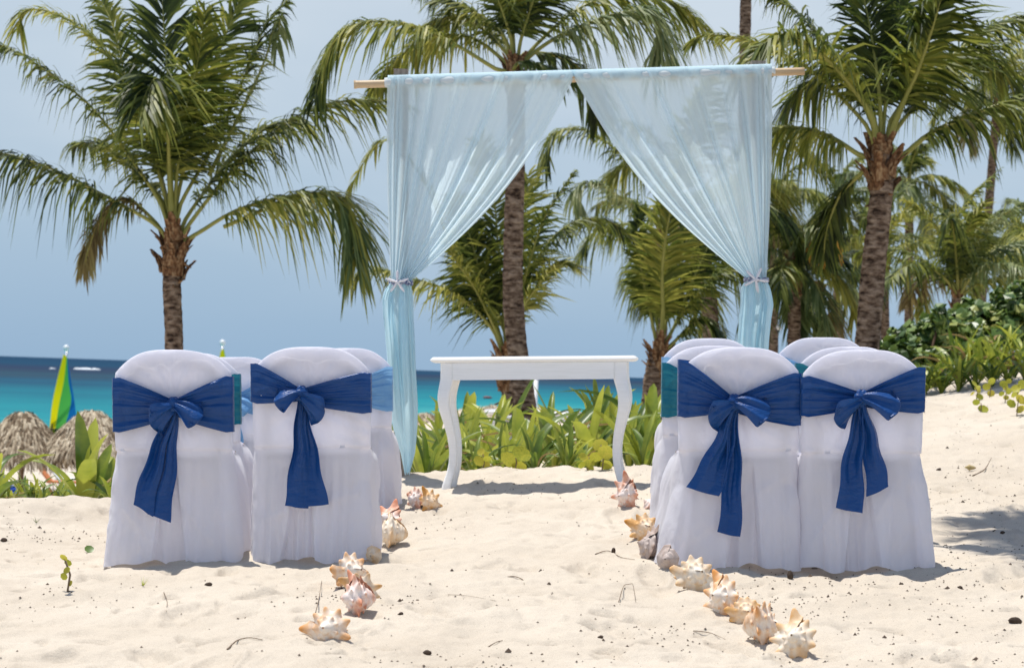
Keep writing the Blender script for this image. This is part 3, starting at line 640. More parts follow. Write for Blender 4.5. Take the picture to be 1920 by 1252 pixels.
def curtain(side):
    if side == 'L':
        x0, x1 = 722, 1076; tie = (751, 527); tl, tr = 733, 770
        lab = 'sheer pale blue curtain tied back to the left post of the arch'
        lowL = [(527, 734), (545, 721), (560, 716), (590, 717), (640, 722), (700, 727), (760, 731), (800, 737), (850, 752), (888, 759)]
        lowR = [(527, 770), (545, 773), (560, 775), (590, 775), (640, 777), (700, 779), (760, 783), (800, 783), (850, 779), (888, 769)]
        bulge = 1
    else:
        x0, x1 = 1452, 1076; tie = (1417, 522); tl, tr = 1437, 1399
        lab = 'sheer pale blue curtain tied back to the right post of the arch'
        lowL = [(522, 1435), (538, 1444), (558, 1449), (572, 1451), (600, 1447), (640, 1443), (700, 1440), (780, 1436), (850, 1430), (890, 1424)]
        lowR = [(522, 1399), (538, 1390), (558, 1388), (572, 1388), (600, 1386), (640, 1384), (700, 1383), (780, 1385), (850, 1392), (890, 1402)]
        bulge = -1
    base = P(tie[0], 893, ZA - .06); t = empty('curtain', base); tag(t, lab, 'curtain', 'curtains of the wedding arch')
    rs = np.random.RandomState(5 if side == 'L' else 9)
    nu, nv = 240, 90; u = np.linspace(0, 1, nu); rows = []
    def pleats(us, ws, am): return sum(a * np.exp(-((u - c_) / w_) ** 2) for c_, w_, a in zip(us, ws, am))
    wu = pleats([.03, .09, .17, .26, .385, .45, .60, .72, .80, .90, .965], [.012, .02, .014, .03, .016, .05, .018, .045, .02, .022, .015], rs.uniform(.7, 1.6, 11)) * 1.3 - .6
    fine = sum(np.sin(2 * PI * k * u + p) * a for k, a, p in zip([14.3, 23.7, 37.1], [.6, .5, .3], rs.uniform(0, 6.28, 3)))
    lsh = .015 * np.sin(2 * PI * 5.2 * u + 1)                      # lateral bunching at the top
    for j in range(nv):
        v = j / (nv - 1)
        xt = x0 + (x1 - x0) * (u + lsh * (1 - v) ** 2); yt = (158 - (xt - 664) * 25 / 844) - 7
        xb = tl + (tr - tl) * u ** (.8); yb = tie[1] + 0 * u
        e = v
        x = lerp(xt, xb, e) + bulge * (34 * np.sin(PI * e) * u ** 2 * .85 - 2 * np.sin(PI * e) * (1 - u))
        # outer side swings in late, inner edge sags
        y = lerp(yt, yb, e) + 16 * np.sin(PI * e) * u ** 2.5
        amp = .020 * (.35 + .65 * math.sin(PI * min(1, v * 1.15 + .08))) + .010 * v
        dep = -.05 - amp * wu - .0045 * fine * v ** 1.3 - .001 * fine - .03 * math.sin(PI * v)
        Zs = ZA + dep
        rows.append(np.array([P(a, b, z) - base for a, b, z in zip(x, y, Zs)]))
    # wrap over the pole
    top = rows[0]; extra = []
    for k in range(1, 10):
        a = k / 9 * PI * .95; extra.append(top + np.array([0, .036 * (1 - math.cos(a)), .030 * math.sin(a)]))
    rows = extra[::-1] + rows
    obj('upper_drape', grid_mesh('upper_drape', np.array(rows), nu, len(rows)), M_SHEER, t)
    # lower part
    nu, nv = 130, 100; u = np.linspace(0, 1, nu); rows = []
    yl = [a for a, b in lowL]; xl = [b for a, b in lowL]; xr = [b for a, b in lowR]
    w2 = None
    for j in range(nv):
        v = j / (nv - 1); y = lerp(yl[0], yl[-1], v); a = np.interp(y, yl, xl); b = np.interp(y, yl, xr)
        x = lerp(a, b, u + .02 * np.sin(u * 12 + v * 5)); amp = .012 + .026 * math.sin(PI * min(1, v * 1.3 + .05)); w2 = np.sin(2 * PI * 1.6 * u + 1 + 1.8 * v) + .8 * np.sin(2 * PI * 3.1 * u + 2 - 1.2 * v) + .45 * np.exp(-v * 4) * np.sin(2 * PI * 9 * u) + .3 * np.sin(2 * PI * 5.3 * u + 4 * v)
        bul = .05 * sst(0, .1, v) * np.sin(PI * u)
        Zs = ZA - .06 - amp * (w2 + .4 * np.sin(v * 9 + u * 6)) - bul; yy = y + 3 * np.sin(u * 17) * v
        rows.append(np.array([P(p, q, z) - base for p, q, z in zip(x, yy, Zs)]))
    obj('lower_drape', grid_mesh('lower_drape', np.array(rows), nu, nv), M_ROLL, t)
    # tie rope, a braid of two cords round the gathered cloth, with a starfish
    cords = []
    for k in range(2):
        n = 60; path = []
        for i in range(n):
            a = 2 * PI * i / (n - 1); rx = abs(tr - tl) / 2 * AS + .008; b_ = a * 9 + k * PI
            c = P((tl + tr) / 2, tie[1] + 3 - 3 * math.cos(a) * 0, ZA - .06) - base
            path.append(c + np.array([rx * math.cos(a), .05 * math.sin(a), .006 * math.sin(b_) + .010 * (k - .5)]))
        cords.append(tube(path, .0075, 6, False))
    V, F = join(cords); tb = obj('tieback', mesh('tieback', V, F), M_CORD, t)
    sc = P(tie[0] + (-6 if side == 'L' else 0), tie[1] + 2, ZA - .150) - base; V = []; F = []; arms = 5; rot = .35 if side == 'L' else 1.15
    R = .074 if side == 'L' else .082; m = 60; ring = []
    rr = [0, .15, .3, .45, .6, .75, .9, 1.0]
    rows = []
    for q in rr:
        row = []
        for i in range(m):
            a = 2 * PI * i / m; s = (math.cos((a - rot) * arms) * .5 + .5) ** 3.2
            rad = R * (.17 + .83 * s) * q; th = .012 * (1 - q ** 2) * (1 - .45 * rad / R) + .001
            row.append(sc + np.array([rad * math.cos(a), -th - .004, rad * math.sin(a)]))
        rows.append(row)
    back = []
    for i in range(m):
        p = rows[-1][i].copy(); p[1] += .008; back.append(p)
    rows.append(back)
    obj('starfish', grid_mesh('starfish', np.array(rows), m, len(rows), closed_u=True), M_STAR, tb)
M_CORD = m_noise('blue_white_cord', [(0.4, (0.03, 0.05, 0.16)), (0.6, (0.6, 0.6, 0.66))], 60, rough=0.8, bs=0)
M_STAR = m_noise('white_starfish', [(0.3, (0.66, 0.64, 0.68)), (0.7, (0.82, 0.80, 0.82))], 60, rough=0.8, bs=.4, bd=.003)
curtain('L'); curtain('R')

# ------------------------------------------------------------------ palms
def frond_mesh(path, leaf_len, seed, n_leaf=62, droop=.55, start=.16, width=.036, up=None, wind=(0.10, 0, 0), rr=.022, lift=.25):
    """path: (k,3) local control points of the rib"""
    rs = np.random.RandomState(seed); C = spline(path, 60)
    T = np.gradient(C, axis=0); T /= np.linalg.norm(T, axis=1)[:, None]
    if up is None: up = np.array([0, 0, 1.0])
    V = []; Q = []; mi = []
    tv, tf = tube(C[::3], np.linspace(rr, rr * .18, len(C[::3])), 6, False)
    V = [np.array(tv)]; Q = [np.array(tf)]; mi = [np.ones(len(tf), int)]; nb = len(tv)
    n_leaf = int(n_leaf * 1.5); width = width * .72
    ss = np.linspace(start, .995, n_leaf)
    for sgn in (-1, 1):
        s = np.clip(ss + rs.normal(0, .004, n_leaf), 0, .999); k = s * 59; i0 = k.astype(int); fr = (k - i0)[:, None]
        i1 = np.minimum(i0 + 1, 59); c = C[i0] * (1 - fr) + C[i1] * fr; t = T[i0] * (1 - fr) + T[i1] * fr
        S = np.cross(t, up); nn = np.linalg.norm(S, axis=1)[:, None]; S = np.where(nn < .15, np.array([1.0, 0, 0]), S / np.maximum(nn, 1e-6))
        Nn = np.cross(S, t)
        a = np.radians(lerp(26, 62, s) + rs.normal(0, 8, n_leaf) + 7 * np.sin(s * 23 + seed))[:, None]
        prof = (np.clip((s - start) / .14, .0, 1) ** .6) * (1 - .72 * sst(.55, 1.0, s)) * rs.uniform(.72, 1.12, n_leaf) * (rs.rand(n_leaf) > .06)
        Ln = (leaf_len * (.25 + .75 * prof))[:, None]
        d = sgn * S * np.cos(a) + t * np.sin(a) + Nn * (lift + rs.normal(0, .16, n_leaf)[:, None]); d /= np.linalg.norm(d, axis=1)[:, None]
        dr = (droop * rs.uniform(.45, 1.5, n_leaf))[:, None]; w_ = np.array(wind)
        Wd = t - d * (t * d).sum(1)[:, None]; Wd /= np.linalg.norm(Wd, axis=1)[:, None] + 1e-9
        Wd = Wd * np.cos(.5) + np.cross(d, Wd) * np.sin(.5) * sgn
        rows = []
        for q, wq in ((0, .5), (.3, 1.0), (.68, .78), (1.0, .0)):
            p = c + d * Ln * q * (1 - .12 * q * dr) + (np.array([0, 0, -1.0]) * dr + w_) * Ln * q * q
            if wq > 0: rows.append(p - Wd * width * wq * .5); rows.append(p + Wd * width * wq * .5)
            else: rows.append(p)
        R = np.stack(rows, 1)          # (n,7,3)
        b = nb + np.arange(n_leaf)[:, None] * 7
        f = np.concatenate([b + np.array([[0, 1, 3, 2]]), b + np.array([[2, 3, 5, 4]]), b + np.array([[4, 5, 6, 6]])])
        V.append(R.reshape(-1, 3)); Q.append(f); mi.append(np.zeros(len(f), int)); nb += n_leaf * 7
    V = np.vstack(V); Q = np.vstack(Q); mi = np.concatenate(mi)
    F = [tuple(dict.fromkeys(r)) for r in Q.tolist()]
    me = bpy.data.meshes.new('frond'); me.from_pydata(V.tolist(), [], F); me.polygons.foreach_set('material_index', mi.tolist()); me.polygons.foreach_set('use_smooth', (mi == 1).tolist()); me.update(); return me
def trunk_mesh(path, r0, r1, seed, ring=.07):
    C = spline(path, 90); Ls = np.concatenate([[0], np.cumsum(np.linalg.norm(np.diff(C, axis=0), axis=1))]); n = len(C); ns = 22
    rs = np.random.RandomState(seed); V = np.zeros((n, ns, 3))
    for i in range(n):
        t = i / (n - 1); saw = (Ls[i] / ring + .15 * math.sin(Ls[i] * 5)) % 1.0
        for k in range(ns):
            a = 2 * PI * k / ns; r = lerp(r0, r1, t) * (1 + .07 * (saw - .5) + .10 * (float(vn(np.array(k * 1.3 + seed), np.array(Ls[i] / ring * .8), 5)) - .5))
            if t < .08: r *= 1 + .5 * (1 - t / .08) ** 2 * .5
            V[i, k] = C[i] + np.array([r * math.cos(a), r * math.sin(a), 0])
    return grid_mesh('trunk', V, ns, n, closed_u=True)
def leaf_base_mesh(seed, s=1.0):
    rs = np.random.RandomState(seed); n = 9; V = np.zeros((n, 8, 3))
    for i in range(n):
        t = i / (n - 1)
        for k in range(8):
            a = 2 * PI * k / 8; w = .085 * (1 - t * .75) * s; th = .03 * (1 - t * .6) * s
            V[i, k] = (w * math.cos(a) + .01 * rs.randn() * s, th * math.sin(a) + .05 * t * s + .10 * t * t * s, t * .27 * s)
    return grid_mesh('leaf_base', V, 8, n, closed_u=True)
LB = [leaf_base_mesh(k) for k in range(3)]
def husks(root, loc, n, s, seed):
    rs = random.Random(seed)
    for k in range(n):
        a = 2 * PI * k / n * 1.9 + rs.uniform(-.3, .3); z = loc[2] - .34 * s * (1 - k / n) + rs.uniform(-.03, .03)
        o = obj('leaf_base', LB[k % 3], M_HUSK, root); o.location = (loc[0] + math.cos(a) * .085 * s, loc[1] + math.sin(a) * .085 * s, z + .02)
        o.rotation_euler = (rs.uniform(-.15, .25) if k % 5 else 2.7, rs.uniform(-.3, .3), a - PI / 2); sc_ = s * rs.uniform(.5, .95); o.scale = (sc_, sc_, sc_ * rs.uniform(.7, 1.2))
    V = []; F = []; m = 14; rows = []
    for j in range(10):
        t = j / 9; r = s * (.080 + .022 * math.sin(t * PI)) * (1 - .35 * t)
        rows.append([(loc[0] + r * math.cos(2 * PI * i / m) * (1 + .22 * rs.random()), loc[1] + r * math.sin(2 * PI * i / m) * (1 + .22 * rs.random()), loc[2] - .30 * s + .46 * s * t) for i in range(m)])
    obj('fibre_sheath', grid_mesh('fibre_sheath', np.array(rows), m, 10, closed_u=True), M_HUSK, root)
GREEN = 'coconut palms behind the chairs'
def palm(label, Z, trunk_px, fronds, r0, r1, seed, hs=1.0, nl=62, group=GREEN):
    """trunk_px from base to crown; fronds: (px list, depth of tip relative to crown, leaf_len, opts)"""
    bp = P(trunk_px[0][0], trunk_px[0][1], Z); bz = min(bp[2], g1(bp[0], bp[1], False)); base = np.array([bp[0], bp[1], bz - .05])
    t = empty('palm_tree', base); tag(t, label, 'palm tree', group)
    path = [np.array([0, 0, 0.0])] + [P(x, y, Z) - base for x, y in (trunk_px if bp[2] - bz > .15 else trunk_px[1:])]
    obj('trunk', trunk_mesh(path, r0, r1, seed), M_TRUNK, t)
    crown = path[-1]; husks(t, crown, 30, hs, seed)
    for k, fr in enumerate(fronds):
        pxs, dz, ll = fr[:3]; op = fr[3] if len(fr) > 3 else {}
        m = len(pxs); pts = [P(x, y, Z + dz * ((i + .6) / m) ** 1.2) - base for i, (x, y) in enumerate(pxs)]
        pts = [crown + (pts[0] - crown) * .4 + np.array([0, 0, -.03])] + pts
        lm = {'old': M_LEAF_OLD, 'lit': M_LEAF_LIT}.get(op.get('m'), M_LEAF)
        me = frond_mesh(pts, ll, seed * 31 + k, op.get('n', nl), op.get('droop', .55), op.get('start', .2), op.get('w', .042), wind=op.get('wind', (.12, 0, 0)), rr=op.get('rr', .024), lift=op.get('lift', .25), up=op.get('up'))
        obj('frond', me, [lm, M_RACH], t)
    return t
CAMUP = np.array([0, -1.0, .25])
palm('large young coconut palm with broad upright fronds standing behind the left chairs', 22, [(325, 800), (326, 640), (322, 520), (326, 455)], [
    ([(290, 420), (205, 372), (105, 320), (0, 287), (-80, 300)], -.4, 0.76, {'droop': .95}),
    ([(285, 410), (235, 372), (190, 405), (168, 460), (158, 500)], .3, 0.37, {'m': 'old', 'droop': .9, 'n': 60}),
    ([(318, 330), (315, 250), (306, 175), (290, 148), (262, 200)], -1.3, 1.05, {'droop': .5, 'up': CAMUP, 'n': 84, 'rr': .036, 'start': .28, 'w': .05}),
    ([(300, 380), (240, 290), (165, 195), (60, 115), (-20, 75)], -.3, 0.71, {'droop': .75}),
    ([(310, 370), (255, 190), (190, 90), (115, 30), (50, 18), (35, 50)], .3, 0.67, {'droop': .6}),
    ([(322, 360), (318, 200), (308, 60), (300, -60)], .7, 0.92, {'up': CAMUP, 'n': 76, 'droop': .3}),
    ([(335, 360), (375, 210), (418, 80), (470, -50)], .5, 0.76, {'droop': .5, 'up': CAMUP}),
    ([(340, 380), (410, 255), (468, 120), (500, 45), (540, 0)], .2, 0.73, {'droop': .55}),
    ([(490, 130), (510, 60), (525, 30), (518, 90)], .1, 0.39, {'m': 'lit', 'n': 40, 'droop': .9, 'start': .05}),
    ([(370, 400), (445, 310), (545, 225), (640, 190), (740, 190)], .0, 0.78, {'droop': .9}),
    ([(355, 400), (430, 300), (500, 240), (560, 230)], .8, 0.81, {'droop': .7}),
    ([(375, 435), (450, 392), (560, 365), (640, 372), (663, 430), (664, 495)], -.6, 0.73, {'droop': 1.0, 'n': 70}),
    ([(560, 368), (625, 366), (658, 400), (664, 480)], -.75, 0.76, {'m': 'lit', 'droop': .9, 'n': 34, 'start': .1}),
    ([(312, 370), (280, 250), (240, 160), (215, 60), (190, 0)], .9, 0.76, {'droop': .5, 'up': CAMUP}),
    ([(330, 350), (345, 220), (370, 120), (385, 20)], -.4, 0.81, {'droop': .5, 'up': CAMUP}),
    ([(300, 370), (230, 300), (190, 270), (140, 270)], .8, .6, {'droop': .8}),
], .102, .092, 11, 1.15, 72)
palm('tall slender palm whose bare trunk rises behind the table and whose crown tops the arch', 22, [(990, 800), (976, 700), (962, 560), (964, 400), (968, 250), (966, 130)], [
    ([(930, 130), (850, 82), (760, 45), (665, 48), (613, 105), (590, 190)], -.5, .62, {'droop': .85, 'n': 76}),
    ([(945, 70), (900, 30), (850, 5), (790, -20)], .5, .62, {'droop': .8}),
    ([(1000, 100), (1060, 62), (1150, 28), (1215, 22), (1240, 60), (1228, 125)], -.5, .62, {'droop': .95, 'm': 'lit', 'n': 70}),
    ([(1000, 90), (1080, 20), (1170, -10), (1270, 10), (1330, 60)], .3, .64, {'droop': .9}),
    ([(962, 60), (958, -30), (962, -150)], .2, .6, {'up': CAMUP}),
    ([(978, 70), (1000, 0), (1030, -110)], -.2, .62, {'up': CAMUP}),
    ([(955, 60), (925, -20), (880, -90)], -.3, .62, {'droop': .8}),
    ([(960, 140), (975, 118), (1030, 128), (1090, 160)], -.5, .30, {'droop': .8, 'm': 'lit'}),
    ([(940, 110), (880, 70), (800, 75), (735, 120), (700, 170)], .8, .5, {'droop': .9}),
    ([(985, 100), (1060, 110), (1110, 160), (1120, 230)], .8, .45, {'droop': .8}),
    ([(950, 100), (900, 50), (850, 30), (790, 60)], .9, .6, {'droop': .8}),
], .118, .088, 12, .9, 66)
palm('stout coconut palm with yellow ribs and rusty husks standing behind the right chairs', 20, [(1600, 830), (1625, 650), (1640, 480), (1652, 370), (1652, 290)], [
    ([(1635, 220), (1600, 165), (1545, 105), (1480, 68), (1430, 85), (1405, 125)], -.8, .85, {'droop': .75, 'n': 80, 'rr': .036, 'w': .048}),
    ([(1690, 200), (1722, 130), (1752, 40), (1780, -60)], -.7, .85, {'droop': .6, 'n': 80, 'rr': .036, 'up': CAMUP, 'w': .048}),
    ([(1695, 290), (1745, 250), (1830, 212), (1930, 185), (2020, 205)], -.5, .62, {'droop': .9, 'rr': .03}),
    ([(1610, 290), (1560, 258), (1500, 240), (1440, 245), (1405, 300)], .5, .62, {'droop': 1.15, 'n': 70, 'rr': .03}),
    ([(1610, 330), (1575, 365), (1550, 430), (1545, 480)], .5, .34, {'droop': .7}),
    ([(1650, 200), (1640, 110), (1620, 0), (1590, -90)], .3, .75, {'up': CAMUP, 'n': 76}),
    ([(1660, 200), (1680, 80), (1690, -50)], .6, .75, {'up': CAMUP}),
    ([(1630, 220), (1570, 110), (1500, 30), (1430, -20)], .6, .70, {'droop': .8}),
    ([(1680, 210), (1780, 110), (1860, 50), (1960, 20)], .4, .75, {'droop': .8}),
    ([(1620, 230), (1530, 140), (1430, 85), (1330, 65), (1300, 80)], .4, .42, {'droop': .5}),
    ([(1690, 230), (1770, 140), (1840, 90), (1880, 140)], .8, .75, {'droop': .9}),
    ([(1640, 230), (1600, 150), (1540, 140), (1480, 190)], .9, .72, {'droop': .9}),
], .125, .105, 13, 1.15, 74)
palm('low palm with its dark upright crown behind the trunk of the tall slender palm', 24.5, [(962, 800), (960, 740), (952, 680)], [
    ([(925, 620), (885, 575), (825, 538), (760, 520), (690, 500), (665, 530)], -.3, .5, {'droop': .8}),
    ([(935, 620), (905, 530), (880, 440), (850, 370)], .3, .66, {'up': CAMUP, 'droop': .5}),
    ([(945, 610), (935, 480), (925, 360), (900, 270)], .5, .8, {'up': CAMUP, 'n': 76}),
    ([(960, 610), (985, 520), (1020, 410), (1075, 325)], -.4, .42, {'droop': .7}),
    ([(965, 620), (1000, 500), (1060, 425), (1130, 410), (1180, 440)], .4, .48, {'droop': .9}),
    ([(930, 610), (850, 470), (790, 330), (722, 262), (660, 345), (650, 400)], .4, .36, {'droop': .7}),
    ([(955, 610), (970, 500), (985, 400), (990, 330)], .8, .75, {'up': CAMUP}),
    ([(955, 620), (990, 560), (1040, 500), (1080, 500)], -.5, .5, {'droop': .5}),
    ([(930, 620), (890, 540), (850, 480), (840, 440)], -.5, .5, {'droop': .6}),
    ([(945, 620), (915, 560), (880, 500), (870, 440)], .9, .75, {'up': CAMUP}),
], .12, .11, 14, 1.1, 66)
palm('dense leaning palm seen through and left of the right curtain', 30, [(1338, 720), (1332, 600), (1318, 480), (1290, 410)], [
    ([(1230, 340), (1160, 285), (1100, 245), (1040, 250), (1022, 310)], -.4, .6, {'droop': .8}),
    ([(1240, 400), (1180, 380), (1120, 345), (1080, 355), (1085, 400)], -.8, .55, {'droop': .8, 'm': 'lit'}),
    ([(1240, 440), (1170, 430), (1110, 412), (1060, 430)], -.2, .55, {'droop': .9}),
    ([(1260, 320), (1220, 250), (1150, 220), (1100, 170)], .6, .7, {'droop': .8}),
    ([(1290, 330), (1300, 240), (1330, 150)], .2, .75, {'up': CAMUP}),
    ([(1330, 340), (1400, 270), (1480, 260), (1540, 320)], .3, .75, {'droop': .8}),
    ([(1340, 400), (1420, 380), (1480, 420), (1500, 480)], -.3, .75, {'droop': .8}),
    ([(1250, 360), (1200, 300), (1140, 330)], .9, .75, {'droop': .9}),
    ([(1300, 450), (1360, 470), (1400, 540), (1410, 600)], -.5, .7, {'droop': .8}),
    ([(1270, 450), (1240, 500), (1220, 560)], .5, .7, {'droop': .7}),
    ([(1330, 380), (1390, 330), (1450, 350), (1470, 400)], .9, .8, {'droop': .9}),
], .13, .11, 15, 1.2, 60)
palm('short palm with one broad upright frond standing right of the table', 25, [(1222, 740), (1228, 690), (1236, 660)], [
    ([(1243, 590), (1242, 500), (1256, 400), (1280, 310)], -.6, .62, {'up': CAMUP, 'droop': .35, 'n': 96, 'rr': .034, 'start': .12, 'w': .045, 'lift': .1}),
    ([(1222, 600), (1205, 520), (1195, 440), (1200, 390)], .3, .42, {'up': CAMUP, 'droop': .5}),
    ([(1260, 620), (1300, 560), (1350, 510), (1400, 500)], -.1, .5, {'droop': .8}),
    ([(1265, 610), (1310, 500), (1350, 420), (1400, 370)], .6, .6, {'droop': .6, 'up': CAMUP}),
    ([(1265, 640), (1310, 600), (1345, 620), (1370, 660)], -.3, .4, {'droop': .8}),
    ([(1250, 600), (1280, 480), (1300, 400)], .9, .66, {'up': CAMUP}),
], .12, .11, 16, 1.0, 66)
def auto_palm(label, Z, base, crown, nf, flen, ll, r0, r1, seed, mats=(), trunk_mid=None, tilt=0.0, elev=(80, -35), hs=.8, nl=44):
    bp = P(base[0], base[1], Z); bz = min(bp[2], g1(bp[0], bp[1], False)); b0 = np.array([bp[0], bp[1], bz - .05])
    t = empty('palm_tree', b0); tag(t, label, 'palm tree', GREEN)
    path = [np.zeros(3)] + ([P(*base, Z) - b0] if bp[2] - bz > .15 else []) + ([P(*trunk_mid, Z) - b0] if trunk_mid else []) + [P(*crown, Z) - b0]
    if np.linalg.norm(path[-1]) < .3: path[-1] = path[-1] + np.array([0, 0, .4])
    obj('trunk', trunk_mesh(path, r0, r1, seed), M_TRUNK, t); c = path[-1]; husks(t, c, 7, hs, seed); rs = random.Random(seed)
    for k in range(nf):
        az = k * 2.39996 + rs.uniform(-.25, .25); q = (k + .5) / nf; el_ = math.radians(lerp(elev[0], elev[1], q) + rs.uniform(-8, 8)); L0 = flen * rs.uniform(.85, 1.1)
        pts = [c + np.array([0, 0, .02])]; p = pts[0].copy(); e = el_ + .30; hz = np.array([math.cos(az), math.sin(az), 0])
        for s in range(5):
            p = p + (hz * math.cos(e) + np.array([0, 0, 1]) * math.sin(e)) * L0 / 5 + np.array([.02, 0, 0]) * s * L0 / 5 * 2; pts.append(p.copy()); e -= rs.uniform(.22, .40) * (1.15 - .3 * math.sin(el_))
        lm = M_LEAF_LIT if rs.random() < .16 else (M_LEAF_OLD if (q > .93 and rs.random() < .6) else M_LEAF)
        obj('frond', frond_mesh(pts, ll, seed * 17 + k, nl, rs.uniform(.6, .95), .16, .045 if Z < 40 else .06, rr=.022), [lm, M_RACH], t)
    return t
auto_palm('palm with orange-brown flower stalks just right of the right curtain', 30, (1488, 720), (1490, 500), 12, 1.2, .45, .10, .085, 21, elev=(70, -55), hs=1.2)
auto_palm('thin palm close behind the palm with orange-brown flower stalks', 36, (1540, 700), (1538, 540), 9, 1.1, .45, .10, .08, 22, elev=(75, -50))
auto_palm('slim palm directly right of the stout palm trunk', 38, (1660, 700), (1658, 480), 10, 1.5, .5, .085, .075, 23, elev=(80, -40), hs=1.1)
auto_palm('slender grey palm with its crown high beside the stout palm trunk', 42, (1704, 700), (1705, 345), 11, 1.35, .45, .10, .08, 24, elev=(75, -40))
auto_palm('short dark palm with an upright crown rising out of the sea grape bushes', 28, (1797, 640), (1797, 560), 15, 1.7, .5, .10, .09, 25, elev=(88, 15), nl=54)
auto_palm('thin grey palm trunk behind the short dark palm', 44, (1834, 680), (1832, 470), 9, 1.3, .5, .10, .08, 26, elev=(75, -30))
auto_palm('tall thin curving palm at the right edge, crown high against the sky', 46, (1835, 640), (1870, 190), 13, 1.7, .65, .11, .085, 27, trunk_mid=(1856, 360), elev=(80, -30))
auto_palm('palm at the far right edge with drooping fronds over the bushes', 34, (1960, 640), (1955, 480), 15, 1.6, .6, .11, .09, 28, elev=(75, -35))
auto_palm('tall dark palm trunk running up out of view behind the right end of the crossbar', 32, (1408, 700), (1402, -190), 14, 1.7, .6, .085, .085, 29, trunk_mid=(1395, 300), elev=(70, -25))
auto_palm('leafy palm filling the gap behind the right post of the arch', 40, (1450, 700), (1448, 400), 11, 1.5, .5, .10, .085, 30, elev=(80, -50))
auto_palm('bushy palm hanging over the gap left of the stout palm trunk', 44, (1572, 700), (1570, 390), 11, 1.4, .5, .10, .085, 33, elev=(80, -55))
auto_palm('dark palm directly behind the dense leaning palm', 36, (1240, 720), (1240, 440), 10, 1.8, .7, .11, .09, 31, elev=(60, -60))
# a palm standing just beyond the right edge, which shades the sand beside the last chair
auto_palm('palm just beyond the right edge that throws the dappled shade beside the last chair', 10.5, (2330, 980), (1880, -1320), 26, 2.0, .75, .12, .10, 32, elev=(75, -25), nl=60)
# dry flower stalks
fs = empty('flower_stalk', P(1545, 470, 29.6)); tag(fs, 'orange-brown dry flower spray hanging beside the right post of the arch', 'flower stalk')
parts = []; rs = random.Random(4)
for k in range(46):
    a = rs.uniform(0, 2 * PI); l = rs.uniform(.15, .30); parts.append(tube([(0, 0, .12), (math.cos(a) * l * .6, math.sin(a) * l * .6, .12 + rs.uniform(-.05, .1)), (math.cos(a) * l, math.sin(a) * l, rs.uniform(-.25, .0))], .008, 4))
V, F = join(parts); obj('spray', mesh('spray', V, F), m_noise('orange_stalk', [(0.3, (0.35, 0.16, 0.02)), (0.7, (0.6, 0.33, 0.05))], 9), fs)
bp_ = P(1545, 470, 29.6)

# ------------------------------------------------------------------ strappy plants
def strap_leaf(L_, w, droop, seed, fold=.25, kink=0):
    rs = np.random.RandomState(seed); n = 9; V = []
    for i in range(n):
        t = i / (n - 1); e = math.radians(72) - droop * t * t
        x = L_ * t * (.28 + droop * .42 * t); z = L_ * t * (1 - .34 * droop * t * t); ww = w * (math.sin(PI * min(1, t * .80 + .12)) ** .9) * (1 - .25 * t) * (1 if i < n - 1 else 0) + .002
        for v in (-1, -.5, 0, .5, 1): V.append((x - abs(v) * ww * fold * .4, v * ww * .5, z + abs(v) * ww * fold))
    return grid_mesh('leaf', np.array(V).reshape(n, 5, 3), 5, n)
SL = [strap_leaf(1.0, .095 + .03 * (k % 3), .30 + .30 * k, k) for k in range(5)]
SLW = [strap_leaf(1.0, .125 + .05 * (k % 2), .15 + .25 * k, k + 9, .4) for k in range(3)]
SLO = [strap_leaf(1.0, .08, 1.3, 30, .4), strap_leaf(1.0, .07, 1.6, 31, .4)]
for m_ in SLO: m_.materials.append(M_DRYLEAF)
def strappy(p, h, n, label, seed, group, m=M_STRAP, wide=False, cat='plant', name='strappy_plant', wy=1.0):
    rs = random.Random(seed); t = empty(name, p, Matrix.Rotation(rs.uniform(0, 6), 4, 'Z')); tag(t, label, cat, group)
    src = SLW if wide else SL
    for k in range(n):
        me = src[rs.randrange(len(src))] if rs.random() < .7 else SL[rs.randrange(5)]
        if rs.random() < .09 and m is M_STRAP: me = SLO[rs.randrange(2)]
        o = obj('leaf', me, m, t); s = h * (rs.uniform(.8, 1.12) if k < n * .4 else rs.uniform(.4, .9)); o.scale = (s, s * rs.uniform(.8, 1.15) * wy, s); o.rotation_euler = (rs.uniform(-.15, .15), rs.uniform(-.25, .25), k * 2.4 + rs.uniform(-.4, .4))
    return t
GT = 'strappy plants growing behind the table'; GL = 'strappy plants at the left edge of the sand'; GR = 'strappy plants along the foot of the bushes'
def on_ground(px, Z):
    q = P(px, 700, Z); return np.array([q[0], q[1], g1(q[0], q[1]) - .02])
rs = random.Random(12)
near = [(805, 14.2, 790), (790, 15.2, 750), (880, 15.5, 778), (905, 17, 752), (950, 14.6, 790), (985, 15.8, 760), (1010, 14.3, 800), (1045, 16.5, 728), (1070, 14.2, 808), (1110, 16, 742), (1125, 18, 722), (1150, 17.5, 738), (1215, 15.8, 770), (1225, 17.5, 700), (935, 18.5, 722), (860, 17.5, 760), (1085, 18.5, 738), (1200, 19, 742), (820, 18, 756), (1030, 20, 735), (1135, 20.5, 730), (1000, 21, 745), (870, 20, 750), (1095, 14.6, 800), (1185, 17, 760), (900, 14.3, 815), (1060, 19, 740), (845, 15, 790)]
